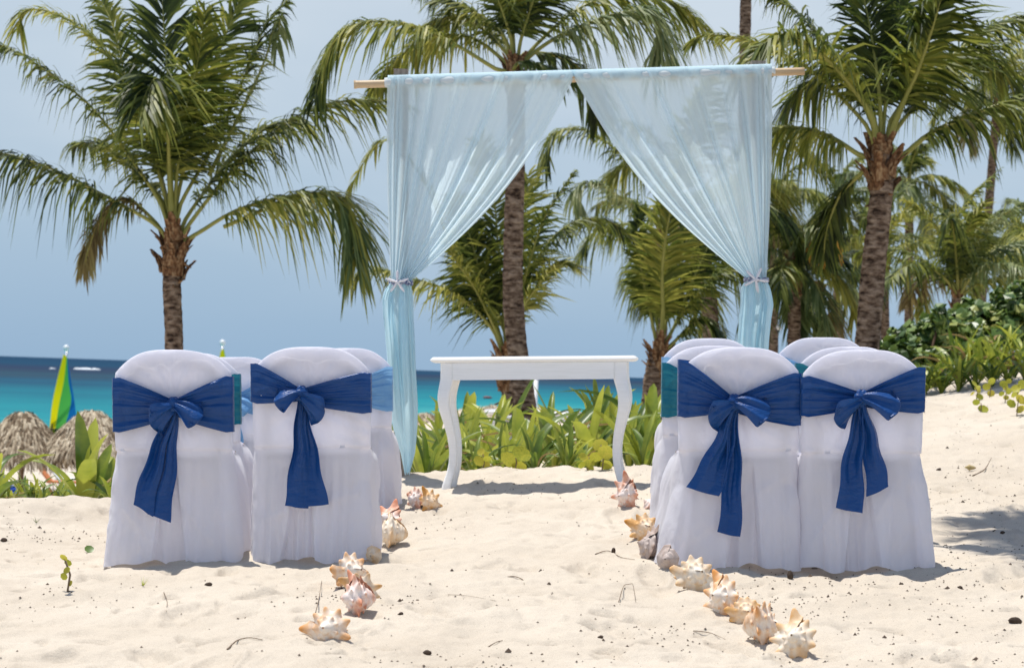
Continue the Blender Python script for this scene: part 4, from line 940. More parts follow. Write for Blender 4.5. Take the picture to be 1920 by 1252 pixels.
DESC = ['by the foot of the left curtain', 'leaning out from behind the left curtain', 'just inside the left table leg', 'rising beside the palm trunk, left of it', 'low in front of the palm trunk', 'spreading right of the palm trunk', 'low and dark, right of the palm trunk', 'tall and yellow-green in the middle of the table opening', 'bright small fan low under the table', 'tall, reaching up to the table apron', 'behind the tall one that reaches the apron', 'close to the right table leg', 'dark, between the right table leg and the chairs', 'tallest, standing left of the teal sash', 'furthest one left of the palm trunk', 'behind the left table leg', 'furthest one in the middle of the opening', 'behind the right table leg near the beach', 'deep behind the left curtain', 'far back, right of the palm trunk', 'far back, by the right table leg', 'far back, hard against the palm trunk', 'far back, by the left table leg', 'yellowish, low under the right half of the table', 'just outside the right table leg', 'low, right of the left table legs', 'far back, in the centre of the table opening', 'between the left table legs']
for k, ((px, Z, h), ds) in enumerate(zip(near, DESC)):
    q = on_ground(px, Z); strappy(q, (P(px, h, Z)[2] - q[2]) / .86, 16, 'green strappy plant ' + ds, 100 + k, GT, wide=(k % 2 == 0))
lf = [(160, 13.2, 805, 'broad-leaved, standing against the outer left chair'), (196, 13.6, 835, 'tucked behind the broad-leaved one'), (60, 13.3, 890, 'low, midway to the left edge'), (22, 13.2, 895, 'low, near the left edge'), (100, 13.6, 888, 'low, in front of the left palapa'), (-22, 13.0, 822, 'with long blades entering from the left edge'), (128, 14.2, 892, 'behind, between the palapas'), (40, 14.6, 900, 'behind the low ones'), (215, 13.0, 862, 'hard against the chair cover'), (80, 15.0, 895, 'under the eave of the left palapa'), (5, 14.4, 900, 'in the far left corner'), (140, 15.2, 896, 'low and yellowish behind the broad leaves'), (78, 13.0, 905, 'lowest one beside the broken stick'), (-5, 13.2, 880, 'crowded against the left edge'), (48, 13.8, 880, 'in front of the blue loungers'), (112, 13.1, 906, 'tiny, at the sand edge by the broad leaves'), (140, 13.5, 880, 'leaning over the broken stick')]
for k, (px, Z, h, ds) in enumerate(lf):
    g = P(px, 930, Z); q = np.array([g[0], g[1], max(g1(g[0], g[1]) - .02, P(px, 965, Z)[2])]); h2 = (P(px, h, Z)[2] - q[2]) / .86
    strappy(q, h2, 12, 'green strappy plant ' + ds, 200 + k, GL, wide=(k < 3 or k in (4, 6)), wy=1.9 if k < 2 else 1.2)
ORD = 'first second third fourth fifth sixth seventh eighth ninth tenth eleventh twelfth thirteenth fourteenth fifteenth sixteenth seventeenth eighteenth nineteenth twentieth twenty-first twenty-second twenty-third twenty-fourth twenty-fifth twenty-sixth twenty-seventh twenty-eighth twenty-ninth thirtieth'.split()
for i in range(30):
    px = 1640 + i * 10.5; Z = 19.5 + (i % 3) * .9
    z = on_ground(px, Z); strappy(z, rs.uniform(.36, .52), 15, 'yellow-green strappy plant, %s from the chairs in the front row below the bushes' % ORD[i], 300 + i, GR, m=M_STRAP)
for i in range(9):
    px = 1670 + i * 31; strappy(on_ground(px, 21.5), rs.uniform(.6, .75), 13, 'taller strappy plant, %s from the chairs in the back row below the bushes' % ORD[i], 360 + i, 'taller plants at the back of the row')
# round-leaved seedlings
def disc_leaf(r, n=8, cup=.2):
    V = [(0, 0, 0)] + [(r * math.cos(2 * PI * k / n), r * math.sin(2 * PI * k / n), cup * r) for k in range(n)]
    return mesh('leaf', V, [(0, 1 + k, 1 + (k + 1) % n) for k in range(n)])
DL = [disc_leaf(1.0, 8, .25), disc_leaf(1.0, 7, -.15)]
def seedling(p, h, n, r, label, seed, m=M_YLEAF, group='yellow-green seedlings in the sand'):
    rs = random.Random(seed); t = empty('seedling', p); tag(t, label, 'seedling', group)
    V, F = tube([(0, 0, -.02), (.01, 0, h * .5), (.02 * rs.uniform(-1, 1), 0, h)], .004, 5); obj('stem', mesh('stem', V, F), M_TWIG, t)
    for k in range(n):
        o = obj('leaf', DL[k % 2], m, t); s = r * rs.uniform(.7, 1.15); o.scale = (s, s * .85, s); zz = h * lerp(.25, 1, k / max(1, n - 1)); a = k * 2.4 + rs.random()
        o.location = (math.cos(a) * r * .8, math.sin(a) * r * .8, zz); o.rotation_euler = (PI / 2 + rs.uniform(-.7, .7), rs.uniform(-.5, .5), rs.uniform(-.8, .8))
for k, (px, py, h, n, r, ds) in enumerate([(905, 884, .10, 5, .035, 'yellow seedling under the table, nearest its left legs'), (965, 884, .10, 3, .06, 'large-leaved pale green seedling under the middle of the table'), (1100, 884, .10, 5, .035, 'yellow seedling under the right half of the table'), (1128, 884, .16, 4, .05, 'yellow-green seedling with two big leaves near the right table leg')]):
    q = P(px, py, 13.35); q[2] = g1(q[0], q[1]); seedling(q, h, n, r, ds, 400 + k)
for k, (px, py, h, n, r, ds) in enumerate([(1830, 752, .12, 5, .03, 'seedling on the dune nearest the last chair'), (1855, 745, .12, 3, .03, 'tiny seedling in the middle of the dune group'), (1884, 755, .15, 6, .03, 'seedling with reddish leaves on the dune crest'), (1906, 780, .2, 6, .04, 'tallest seedling at the right edge of the dune'), (1838, 772, .06, 2, .035, 'single yellow-green sprout below the dune seedlings')]):
    q = hit(px, py, 8, 40); seedling(q, h * 1.2, n, r * 1.2, ds, 420 + k, M_GRAPE if k != 4 else M_YLEAF, 'seedlings on the dune')
q = hit(125, 1110); seedling(q, .13, 5, .018, 'small creeping green sprout on the sand in front of the outer left chair', 440, M_YLEAF)
q = hit(167, 1035); o = obj('fallen_leaf', disc_leaf(.022), M_GRAPE); o.location = Vector(q) + Vector((0, 0, .012)); o.rotation_euler = (.7, .3, 0); tag(o, 'single green leaf lying on the sand left of the outer left chair', 'leaf')
for px, py, ds in ((68, 980, 'tiny tuft of grass on the sand near the left edge'), (268, 1098, 'tiny tuft of grass in front of the outer left chair')):
    q = hit(px, py); parts = []; r5 = random.Random(int(px))
    for k in range(9):
        a = r5.uniform(0, 6.28); l = r5.uniform(.02, .04); parts.append(([(-.0012, 0, 0), (.0012, 0, 0), (math.cos(a) * l, math.sin(a) * l, l)], [(0, 1, 2)]))
    V, F = join(parts); o = obj('grass_tuft', mesh('grass_tuft', V, F), M_STRAP); o.location = q; tag(o, ds, 'grass tuft')

# ------------------------------------------------------------------ sea grape bushes
def bush(label, blobs, Z, nleaf, r, seed):
    rs = np.random.RandomState(seed); c0 = P(blobs[0][0], 700, Z); base = np.array([c0[0], c0[1], g1(c0[0], c0[1]) - .05]); t = empty('sea_grape_bush', base); tag(t, label, 'bush', 'sea grape bushes on the dune')
    Vs = []; Fs = []; nb = 0; tot = sum(b[2] * b[3] for b in blobs); stems = []
    for (bx, by, rx, ry, dz) in blobs:
        c = P(bx, by, Z + dz) - base; RX = rx * Z / FPX; RY = ry * Z / FPX; n = int(nleaf * rx * ry / tot)
        stems.append(tube([(c[0] * .3, c[1] * .3, 0), (c[0] * .7, c[1] * .7, c[2] * .5), tuple(c)], .018, 5))
        d = rs.normal(size=(n, 3)); d /= np.linalg.norm(d, axis=1)[:, None]; rad = rs.uniform(.55, 1.0, n)[:, None] * (1 + .25 * np.sin(d[:, :1] * 7 + d[:, 2:] * 9 + seed))
        p = c + d * rad * np.array([RX, min(RX, .8), RY]); nrm = d * .5 + rs.normal(size=(n, 3)) * .55 + np.array([0, -.2, .5]); nrm /= np.linalg.norm(nrm, axis=1)[:, None]
        A = np.cross(nrm, rs.normal(size=(n, 3))); A /= np.linalg.norm(A, axis=1)[:, None]; B = np.cross(nrm, A); s = (r * rs.uniform(.6, 1.25, n))[:, None]
        ring = np.stack([p + (A * math.cos(q) + B * math.sin(q) * .9) * s + nrm * s * .12 * (1 if i % 2 else -1) for i, q in enumerate(np.linspace(0, 2 * PI, 7)[:-1])], 1)
        Vs.append(ring.reshape(-1, 3)); Fs.append(nb + np.arange(n)[:, None] * 6 + np.arange(6)[None]); nb += n * 6
    obj('foliage', np_mesh('foliage', np.vstack(Vs), np.vstack(Fs), False), M_GRAPE, t, kind='stuff')
    V, F = join(stems); obj('stems', mesh('stems', V, F), M_POLE, t)
bush('sea grape bush directly right of the stout palm trunk, lower than its neighbours', [(1680, 668, 50, 34, 0), (1720, 650, 55, 40, .5), (1650, 680, 30, 22, .3), (1762, 600, 12, 30, .2), (1740, 625, 20, 22, .3)], 23, 2600, .06, 1)
bush('large sea grape bush around the short dark palm', [(1790, 650, 70, 52, .2), (1770, 620, 45, 35, .6), (1840, 620, 60, 50, .6), (1820, 590, 30, 30, .8)], 23.5, 4200, .062, 2)
bush('tallest sea grape bush at the right edge of the picture', [(1900, 620, 60, 70, .4), (1950, 600, 60, 70, .6), (1885, 570, 26, 26, .6), (1910, 545, 14, 16, .5), (1860, 650, 50, 40, 0)], 23.5, 4600, .062, 3)
bush('low green shrub far off behind the right chairs', [(1590, 700, 60, 30, 0), (1640, 690, 50, 30, .4)], 30, 1500, .07, 4)

# distant headland
def headland():
    rs = np.random.RandomState(3); n = 3600; u = rs.rand(n); Z = 620 + rs.rand(n) * 60; px = 1440 + u * 620
    hgt = (3 + 9 * vn(u * 22, u * 0, 7) + 10 * sst(.25, .9, u)); zz = rs.rand(n) ** .7 * hgt
    p = np.array([P(a, 0, z) for a, z in zip(px, Z)]); p[:, 2] = SEA + zz
    s = 3.2; ring = np.stack([p + np.array([s * math.cos(q), .0, s * math.sin(q)]) * rs.uniform(.6, 1.1, (n, 1)) + rs.normal(0, .6, (n, 3)) for q in np.linspace(0, 2 * PI, 6)[:-1]], 1)
    obj('headland_trees', np_mesh('headland_trees', ring.reshape(-1, 3), np.arange(n)[:, None] * 5 + np.arange(5)[None], False), M_GRAPE, kind='stuff', label='low line of trees on the far shore')
headland()

# ------------------------------------------------------------------ palapas
def palapa(label, px, Z, top_py, eave_py, R, seed, ns=1500):
    q = P(px, 800, Z); gz = g1(q[0], q[1], False); base = np.array([q[0], q[1], gz]); zt = P(px, top_py, Z)[2] - gz; ze = P(px, eave_py, Z)[2] - gz
    t = empty('palapa', base); tag(t, label, 'palapa', 'thatched palapas on the beach'); rs = np.random.RandomState(seed); V = []; F = []
    def rad(s): return R * (.07 + .93 * s ** .97)
    def zed(s): return zt - (zt - ze) * (.25 * s + .75 * s ** 1.25)
    cone = [[(rad(s) * .93 * math.cos(a), rad(s) * .93 * math.sin(a), zed(s) - .04) for a in np.linspace(0, 2 * PI, 25)[:-1]] for s in np.linspace(0, .95, 10)]
    cv = np.array(cone); idx = np.arange(240).reshape(10, 24); 
    for i in range(9):
        for k in range(24): F.append((idx[i, k], idx[i, (k + 1) % 24], idx[i + 1, (k + 1) % 24], idx[i + 1, k]))
    V = [tuple(p) for p in cv.reshape(-1, 3)]
    for k in range(ns):
        s0 = rs.rand() ** .6 * .95; l = rs.uniform(.12, .26); a = rs.uniform(0, 2 * PI); a2 = a + rs.normal(0, .05); s1 = min(s0 + l, 1.12); w = rs.uniform(.012, .034) / max(.15, s0) * .6 / R
        up_ = rs.uniform(.0, .06); b = len(V)
        for (s, aa, up2, ww) in ((s0, a, .01, w), ((s0 + s1) / 2, (a + a2) / 2, up_ + .02, w), (s1, a2, up_ * .5 - (.12 * rs.rand() if s1 > .98 else 0), w * .5)):
            for sg in (-1, 1): V.append((rad(s) * math.cos(aa + sg * ww), rad(s) * math.sin(aa + sg * ww), zed(s) + up2))
        F += [(b, b + 1, b + 3, b + 2), (b + 2, b + 3, b + 5, b + 4)]
    o = obj('thatch_roof', mesh('thatch_roof', V, F, False), M_THATCH, t); o['kind'] = 'stuff'
    v, f = tube([(0, 0, -.2), (0, 0, zt - .1)], .06, 8); obj('pole', mesh('pole', v, f), M_POLE, t)
palapa('thatched palapa at the left edge, left of the sail', 43, 46, 770, 862, 1.12, 1, 2800)
palapa('thatched palapa directly left of the outer left chair', 172, 46, 768, 850, 1.12, 2, 2800)
palapa('thatched palapa mostly cut off by the left edge, behind the whole one', -52, 52, 790, 868, .95, 3)
for k, (px, ty, Z, ds) in enumerate([(905, 762, 92, 'left of the palm trunk'), (925, 758, 96, 'touching the palm trunk on its left'), (1015, 762, 90, 'right of the palm trunk'), (870, 766, 88, 'beside the left table leg'), (795, 772, 84, 'by the left curtain')]):
    palapa('small far-off thatched palapa seen under the table, ' + ds, px, Z, ty, ty + 26, 1.1, 10 + k, 500)

# ------------------------------------------------------------------ sailing catamarans
def catamaran(label, Z, mast_top, sail_px, seed):
    base = P(mast_top[0], 0, Z); base[2] = SEA; t = empty('catamaran', base); tag(t, label, 'sailing boat', 'beach catamarans on the water')
    def q(x, y, dz=0): return P(x, y, Z + dz) - base
    top = q(mast_top[0], mast_top[1]); V, F = tube([(0.0, .35, .5), tuple(top + np.array([0, .35, 0]))], .05, 8); obj('mast', mesh('mast', V, F), M_ALU, t)
    V = []; r = .17; rows = [[(top[0] + r * math.cos(b) * math.cos(a), top[1] + r * math.cos(b) * math.sin(a), top[2] + .1 + r * 1.1 * math.sin(b)) for a in np.linspace(0, 2 * PI, 13)[:-1]] for b in np.linspace(-PI / 2, PI / 2, 8)]
    obj('masthead_float', grid_mesh('masthead_float', np.array(rows), 12, 8, closed_u=True), M_WHITE, t)
    for (edgeA, edgeB, m) in sail_px:
        n = 16; rows = []
        A = spline([q(*p) for p in edgeA], n); B = spline([q(*p) for p in edgeB], n)
        for i in range(n):
            for v in np.linspace(0, 1, 6): rows.append(A[i] * (1 - v) + B[i] * v + np.array([0, -.25 * math.sin(PI * i / (n - 1)), 0]))
        obj('sail_panel', grid_mesh('sail_panel', np.array(rows).reshape(n, 6, 3), 6, n), m, t)
    for sx in (-1, 1):
        V = np.zeros((14, 10, 3))
        for i in range(14):
            u = i / 13; w = .22 * math.sin(PI * min(1, u * .8 + .12)) ** .7 + .01
            for k in range(10): a = 2 * PI * k / 10; V[i, k] = (sx * 1.1 + w * math.cos(a), -2.3 + 4.6 * u, .15 + .28 * math.sin(a) + .15 * u * u)
        obj('hull', grid_mesh('hull', V, 10, 14, closed_u=True), M_WHITE, t)
    V = []; F = []; box_vf(0, 0, .45, 2.2, 2.2, .04, V, F); obj('trampoline', mesh('trampoline', V, F, False), M_BLACK, t)
catamaran('catamaran with a yellow, green and blue striped sail between the palapas', 118, (124, 656), [
    ([(119, 664), (108, 715), (99, 760), (92, 815)], [(125, 668), (121, 715), (112, 760), (102, 815)], M_SAILY),
    ([(125, 668), (121, 715), (112, 760), (102, 815)], [(126, 672), (130, 715), (135, 752), (122, 800)], M_SAILG),
    ([(126, 672), (130, 715), (135, 752), (122, 800)], [(127, 674), (135, 715), (141, 750), (144, 790)], M_SAILB)], 1)
catamaran('yellow tip of a second sail showing over the outer left chairs', 122, (417, 646), [
    ([(415, 655), (412, 668), (404, 720), (396, 800)], [(419, 655), (422, 668), (428, 720), (430, 800)], M_SAILY),
    ([(419, 655), (422, 668), (428, 720), (430, 800)], [(420, 655), (426, 680), (438, 730), (444, 790)], M_SAILG)], 2)

# ------------------------------------------------------------------ lamp posts, buoys, loungers, beach people's things
def globe(c, r, n=14):
    return np.array([[(c[0] + r * math.cos(b) * math.cos(a), c[1] + r * math.cos(b) * math.sin(a), c[2] + r * .8 * math.sin(b)) for a in np.linspace(0, 2 * PI, n + 1)[:-1]] for b in np.linspace(-PI / 2, PI / 2, 9)])
def lamp(label, px, py, Z, r, pr, mats, name='street_lamp', cat='lamp'):
    top = P(px, py, Z); gz = g1(top[0], top[1], False); base = np.array([top[0], top[1], gz]); t = empty(name, base); tag(t, label, cat); h = top[2] - gz
    V, F = tube([(0, 0, -.1), (0, 0, h * .55), (0, 0, h - r * .6)], pr, 10); obj('pole', mesh('pole', V, F), mats[0], t)
    obj('globe', grid_mesh('globe', globe((0, 0, h), r), 14, 9, closed_u=True), M_WHITE, t)
    V, F = tube([(0, 0, h - r * 1.0), (0, 0, h - r * .5)], pr * 1.8, 10); obj('collar', mesh('collar', V, F), mats[0], t)
lamp('lamp post with a flat white globe just right of the right curtain', 1457, 614, 40, .085, .032, [M_LAMPPOLE])
lamp('small grey path light with a white cap in the bushes at the right edge', 1900, 641, 22.5, .045, .02, [M_ALU], 'path_light', 'path light')
t0 = P(1005, 712, 60); gz = g1(t0[0], t0[1], False); V, F = tube([(0, 0, 0), (0, 0, 1.1), (0, 0, t0[2] - gz)], .06, 8); o = obj('white_post', mesh('white_post', V, F), M_WHITE); o.location = (t0[0], t0[1], gz); tag(o, 'thin white post on the beach seen under the table right of the palm trunk', 'post')
def buoy(px, py, w, label):
    Z = 4.4 * FPX / (py + 3 - yh(px)); p = P(px, py, Z); W = w * Z / FPX; V = np.zeros((9, 12, 3))
    for i in range(9):
        u = i / 8; r = (math.sin(PI * min(1, max(0, u))) ** .45) * .28 * W * .5 + .01
        for k in range(12): a = 2 * PI * k / 12; V[i, k] = (-W / 2 + W * u, r * math.cos(a) * 1.5, r * math.sin(a))
    o = obj('swim_float', grid_mesh('swim_float', V, 12, 9, closed_u=True), M_RED); o.location = (p[0], p[1], SEA + .1 * W); tag(o, label, 'float', 'floats on the water')
buoy(914, 744, 18, 'dark red float on the water left of the palm trunk'); buoy(1134, 733, 10, 'small dark red float on the water near the right table leg')
def lounger(label, px, Z, yaw, back=.9, m=M_WHITE):
    b = on_ground(px, Z); t = empty('sun_lounger', b, Matrix.Rotation(yaw, 4, 'Z')); tag(t, label, 'sun lounger', 'white plastic sun loungers behind the table')
    for sy in (-1, 1):
        V, F = tube(spline([(-.95, sy * .3, .32), (-.3, sy * .3, .30), (.3, sy * .3, .32), (.95, sy * .3, .30)], 16), .03, 8); obj('side_rail', mesh('side_rail', V, F), m, t)
        V, F = tube(spline([(-.8, sy * .31, .3), (-.95, sy * .31, .08), (-.7, sy * .31, .02), (-.45, sy * .31, .16), (-.35, sy * .31, .3)], 20), .028, 8); obj('leg', mesh('leg', V, F), m, t)
        V, F = tube(spline([(.75, sy * .31, .3), (.85, sy * .31, .08), (.7, sy * .31, .0)], 10), .028, 8); obj('leg', mesh('leg', V, F), m, t)
    for k in range(9):
        V = []; F = []; x = -.25 + k * .145; box_vf(x, 0, .335, .115, .56, .02, V, F); obj('slat', mesh('slat', V, F, False), m, t)
    for k in range(6):
        V = []; F = []; d = .07 + k * .125; c = Vector((-.33 - d * math.cos(back), 0, .34 + d * math.sin(back)))
        box_vf(0, 0, 0, .105, .54, .02, V, F); V = [tuple(Matrix.Rotation(back, 3, 'Y') @ Vector(p) + c) for p in V]; obj('back_slat', mesh('back_slat', V, F, False), m, t)
lounger('white sun lounger with a raised back beside the right table leg', 1110, 24, PI + .2, .14)
lounger('white sun lounger between the palm trunk and the raised one', 1060, 27, PI - .3, .08)
# things on the lower beach at the left
def beach_thing(name, label, cat, px, py, Z, w, h, m, kind):
    p = P(px, py, Z); b = np.array([p[0], p[1], g1(p[0], p[1], False)]); t = empty(name, b); tag(t, label, cat)
    if kind == 'lounger':
        V = []; F = []; box_vf(0, 0, .32, w, .6, .06, V, F); obj('seat', mesh('seat', V, F, False), m, t)
        V = []; F = []; box_vf(0, 0, 0, .6, .58, .05, V, F); V = [tuple(Matrix.Rotation(.9, 3, 'Y') @ Vector(q) + Vector((-w / 2 - .12, 0, .58))) for q in V]; obj('backrest', mesh('backrest', V, F, False), m, t)
        for sx in (-1, 1):
            for sy in (-1, 1): v, f = tube([(sx * w * .4, sy * .25, 0), (sx * w * .4, sy * .25, .31)], .025, 6); obj('leg', mesh('leg', v, f), M_WHITE, t)
for k, (px, py, ds, m) in enumerate([(30, 884, 'blue padded sun lounger under the whole left palapa', M_BLUE), (52, 886, 'blue padded sun lounger beside the palapa pole', M_BLUE), (3, 880, 'blue padded sun lounger at the left edge', M_BLUE), (212, 872, 'blue padded sun lounger against the outer left chair', M_BLUE), (124, 886, 'orange padded sun lounger between the palapas', M_ORANGE), (140, 892, 'white sun lounger between the palapas', M_WHITE)]):
    beach_thing('beach_lounger', ds, 'sun lounger', px, py, 60 + k * 1.5, 1.1, .4, m, 'lounger')

# ------------------------------------------------------------------ conch shells
def m_shell(name, a, b, c):
    m = mat(name, rough=0.6, spec=0.35); v = coords(m); n = noise(m, v, 9, 5, .6); n2 = noise(m, v, 45, 3)
    ad = N(m, 'ShaderNodeMath'); ad.operation = 'MULTIPLY_ADD'; ad.inputs[1].default_value = .35; ad.inputs[2].default_value = -.17; L(m, n2, ad.inputs[0]); a2 = N(m, 'ShaderNodeMath'); L(m, ad.outputs[0], a2.inputs[0]); L(m, n, a2.inputs[1])
    at = N(m, 'ShaderNodeAttribute'); at.attribute_name = 'tint'; a3 = N(m, 'ShaderNodeMath'); a3.operation = 'MULTIPLY_ADD'; a3.inputs[1].default_value = .45; L(m, at.outputs['Fac'], a3.inputs[0]); L(m, a2.outputs[0], a3.inputs[2])
    cc = ramp_n(m, a3.outputs[0], [(0.30, a), (0.50, b), (0.74, c)]); L(m, cc, pb(m).inputs['Base Color']); bump(m, a2.outputs[0], .6, .006)
    return m
M_SH = {'peach': m_shell('peach_shell', (0.83, 0.74, 0.64), (0.76, 0.46, 0.25), (0.66, 0.28, 0.07)),
        'pink': m_shell('pink_shell', (0.83, 0.73, 0.68), (0.72, 0.40, 0.28), (0.58, 0.22, 0.12)),
        'cream': m_shell('cream_shell', (0.80, 0.71, 0.59), (0.74, 0.53, 0.33), (0.60, 0.32, 0.11)),
        'orange': m_shell('orange_shell', (0.84, 0.66, 0.48), (0.74, 0.42, 0.16), (0.58, 0.25, 0.04)),
        'grey': m_shell('grey_shell', (0.50, 0.42, 0.38), (0.40, 0.30, 0.25), (0.24, 0.16, 0.12))}
def shell_mesh(seed, nsp=7, spike=.85, spire=1.0, lip=.42):
    rs = np.random.RandomState(seed); nu, nv = 110, 72; V = np.zeros((nv, nu, 3)); tint = np.zeros((nv, nu))
    sp_ = [(2 * PI * (k + .5 + rs.uniform(-.15, .15)) / nsp, rs.uniform(.7, 1.15)) for k in range(nsp)]
    for j in range(nv):
        a = j / (nv - 1)                       # 0 spire tip .. 1 siphon end
        for i in range(nu):
            th = 2 * PI * i / (nu - 1); g = a - .055 * (th / (2 * PI))   # whorls climb as they turn
            sh = .40 # shoulder
            if g < sh: r = .04 + .52 * (max(g, 0) / sh) ** 1.15 * spire + .045 * abs(math.sin(g / sh * PI * 2.6)) * (g > 0)
            else: r = .56 * (1 - ((g - sh) / (1.02 - sh)) ** 1.35) * (1 - .12 * math.sin((g - sh) * 9)) + .035
            x = (a - .42) * 1.25; bump_ = 0
            for (t0_, s_) in sp_:
                d = (th - t0_ + PI) % (2 * PI) - PI; e = math.exp(-(d / .15) ** 2 - ((g - sh) / .045) ** 2); e = e ** .7; bump_ += spike * .42 * s_ * e * (.6 + .4 * th / (2 * PI))
                e2 = math.exp(-((d * 1.0) / .16) ** 2 - ((g - .22) / .028) ** 2); bump_ += spike * .12 * e2
                e3 = math.exp(-((((th - t0_ - .4 + PI) % (2 * PI)) - PI) / .14) ** 2 - ((g - .60) / .035) ** 2); bump_ += spike * .20 * s_ * e3
            l = sst(.80, 1.0, th / (2 * PI)) * lip * .55 * math.sin(PI * min(1, max(0, (a - .12) / .85))) ** .6
            rad = r + bump_ + float(l); x -= bump_ * .25
            rad *= 1 + .02 * math.sin(a * 60)
            V[j, i] = (x, rad * math.cos(th), rad * math.sin(th)); tint[j, i] = min(1, bump_ * 2.4 + float(l) * 1.5 + (.35 if a > .85 else 0)) - .32
    V *= .5
    me = grid_mesh('shell', V, nu, nv); at = me.attributes.new('tint', 'FLOAT', 'POINT'); at.data.foreach_set('value', tint.ravel().astype(np.float32)); return me
SHM = [shell_mesh(1, 9, .85), shell_mesh(2, 10, .75), shell_mesh(3, 8, 1.0), shell_mesh(4, 12, .5, 1.1, .4), shell_mesh(5, 7, .12, 1.0, .3)]
SHELLS = [  # px, py (bottom), width px, mesh, colour, rotation, label
 (615, 1213, 66, 0, 'peach', (.3, .5, 1.2), 'large peach conch with a white back, nearest of the left shell line'),
 (663, 1164, 64, 2, 'pink', (1.2, .3, .4), 'pink spiked conch, second nearest of the left line'),
 (656, 1108, 62, 1, 'peach', (.4, .6, 2.4), 'orange-tipped conch with a tall horn, third nearest of the left line'),
 (676, 1136, 50, 2, 'cream', (.8, .2, 1.7), 'cream conch wedged between the pink and the orange-tipped ones of the left line'),
 (697, 1062, 34, 4, 'orange', (.2, .3, 1.4), 'small smooth striped snail shell beside the left aisle chair hem'),
 (728, 1040, 56, 3, 'cream', (.9, .4, .2), 'cream conch leaning against the chair hem left of the aisle'),
 (724, 1006, 50, 0, 'pink', (2.0, .8, 1.0), 'upright peach-pink conch behind the cream one'),
 (778, 961, 38, 1, 'pink', (.5, .3, .6), 'rosy conch of the pair below the left curtain'),
 (806, 961, 34, 2, 'orange', (1.4, .5, 2.2), 'tan conch of the pair below the left curtain'),
 (1174, 962, 46, 2, 'pink', (1.9, .2, .8), 'pale pink spiky conch nearest the table on the right line'),
 (1216, 958, 26, 4, 'pink', (.6, 1.0, .2), 'open pink shell lip touching the right chair hem'),
 (1210, 1020, 46, 0, 'orange', (.7, .6, 1.9), 'orange and white conch second from the table on the right line'),
 (1217, 1055, 52, 3, 'grey', (2.2, .6, .3), 'dull pinkish-grey shell with holes against the right chair hem'),
 (1253, 1077, 42, 4, 'grey', (1.7, .4, 1.2), 'small grey spiral shell beside the dull one'),
 (1305, 1116, 62, 1, 'cream', (.5, .7, 2.0), 'cream conch with a frilled orange edge in front of the long-tailed bow chair'),
 (1357, 1164, 64, 0, 'peach', (1.3, .5, .7), 'white-backed peach conch in the middle of the near right line'),
 (1401, 1178, 46, 3, 'orange', (.3, .5, 1.6), 'small frilly orange conch in the near right line'),
 (1437, 1218, 68, 2, 'peach', (1.0, .4, 2.7), 'wide pale conch with horns, second nearest of the right line'),
 (1495, 1248, 64, 0, 'cream', (1.7, .7, 1.1), 'cream conch nearest the camera at the end of the right line')]
for k, (px, py, w, mi_, colr, rot, lab) in enumerate(SHELLS):
    q = hit(px, py - w * .12); Z = q[1]; size = w * Z / FPX * 1.72
    me = SHM[mi_].copy(); me.materials.clear(); o = obj('conch_shell', me, M_SH[colr]); tag(o, lab, 'shell', 'shells lining the aisle')
    R_ = Matrix.Rotation(rot[2], 3, 'Z') @ Matrix.Rotation(rot[1] - .3, 3, 'Y') @ Matrix.Rotation(rot[0], 3, 'X')
    co = np.empty(len(me.vertices) * 3, np.float32); me.vertices.foreach_get('co', co); co = co.reshape(-1, 3) @ np.array(R_).T * size
    zmin = np.percentile(co[:, 2], 1.5); co[:, 2] -= zmin; me.vertices.foreach_set('co', co.ravel()); me.update(); o.location = (q[0], q[1] + size * .25, g1(q[0], q[1] + size * .25) - .006)

# ------------------------------------------------------------------ debris on the sand
def debris():
    rs = np.random.RandomState(8); V = []; F = []; n = 4200
    X = []; Y = []
    while len(X) < n:
        y = rs.uniform(5.6, 13) if rs.rand() < .8 else rs.uniform(13, 20); x = rs.uniform(-.25, .25) * y
        if rs.rand() < .05 + 1.3 * vn(np.array(x * 1.9), np.array(y * 1.3), 44) ** 4 * 1.6 + (.45 if x > .8 else 0): X.append(x); Y.append(y)
    Zs = G(np.array(X), np.array(Y))
    for x, y, z in zip(X, Y, Zs):
        s = rs.uniform(.0018, .0065) * (1 + (rs.rand() < .06) * 1.2); a = rs.uniform(0, 6.28); e = rs.uniform(.4, 1); b = len(V)
        pts = [(s * math.cos(a), s * math.sin(a), 0), (-s * e * math.sin(a), s * e * math.cos(a), 0), (-s * math.cos(a), -s * math.sin(a), 0), (s * e * math.sin(a), -s * e * math.cos(a), 0)]
        for p in pts: V.append((x + p[0], y + p[1], z + .0008))
        V.append((x, y, z + s * .9)); F += [(b + i, b + (i + 1) % 4, b + 4) for i in range(4)]
    obj('dark_crumbs', mesh('dark_crumbs', V, F), M_DARK, kind='stuff', label='dark plant crumbs scattered over the sand')
debris()
def twig(px, py, pts, r, lab, m=M_TWIG, s=1.0):
    q = hit(px, py); sc = q[1] / FPX; P3 = []
    for dx, dy, up_ in pts: 
        h = hit(px + dx, py + dy); P3.append(np.array([h[0] - q[0], h[1] - q[1], h[2] - q[2] + .004 + up_]))
    V, F = tube(spline(P3, 14), np.linspace(r, r * .4, 14), 6); o = obj('twig', mesh('twig', V, F), m); o.location = q; tag(o, lab, 'twig', 'twigs lying on the sand')
twig(965, 1085, [(-14, -2, 0), (0, 0, .006), (15, 3, 0), (18, 12, 0)], .0022, 'short hooked twig alone in the middle of the aisle')
twig(1175, 1120, [(-15, 10, 0), (-5, -16, .01), (10, -18, .015), (17, 10, 0)], .0018, 'thin looped root on the aisle sand right of centre')
twig(1150, 1040, [(-34, 0, 0), (-10, -4, .005), (15, 6, 0), (40, 10, 0)], .0022, 'long wavy twig left of the dull shell')
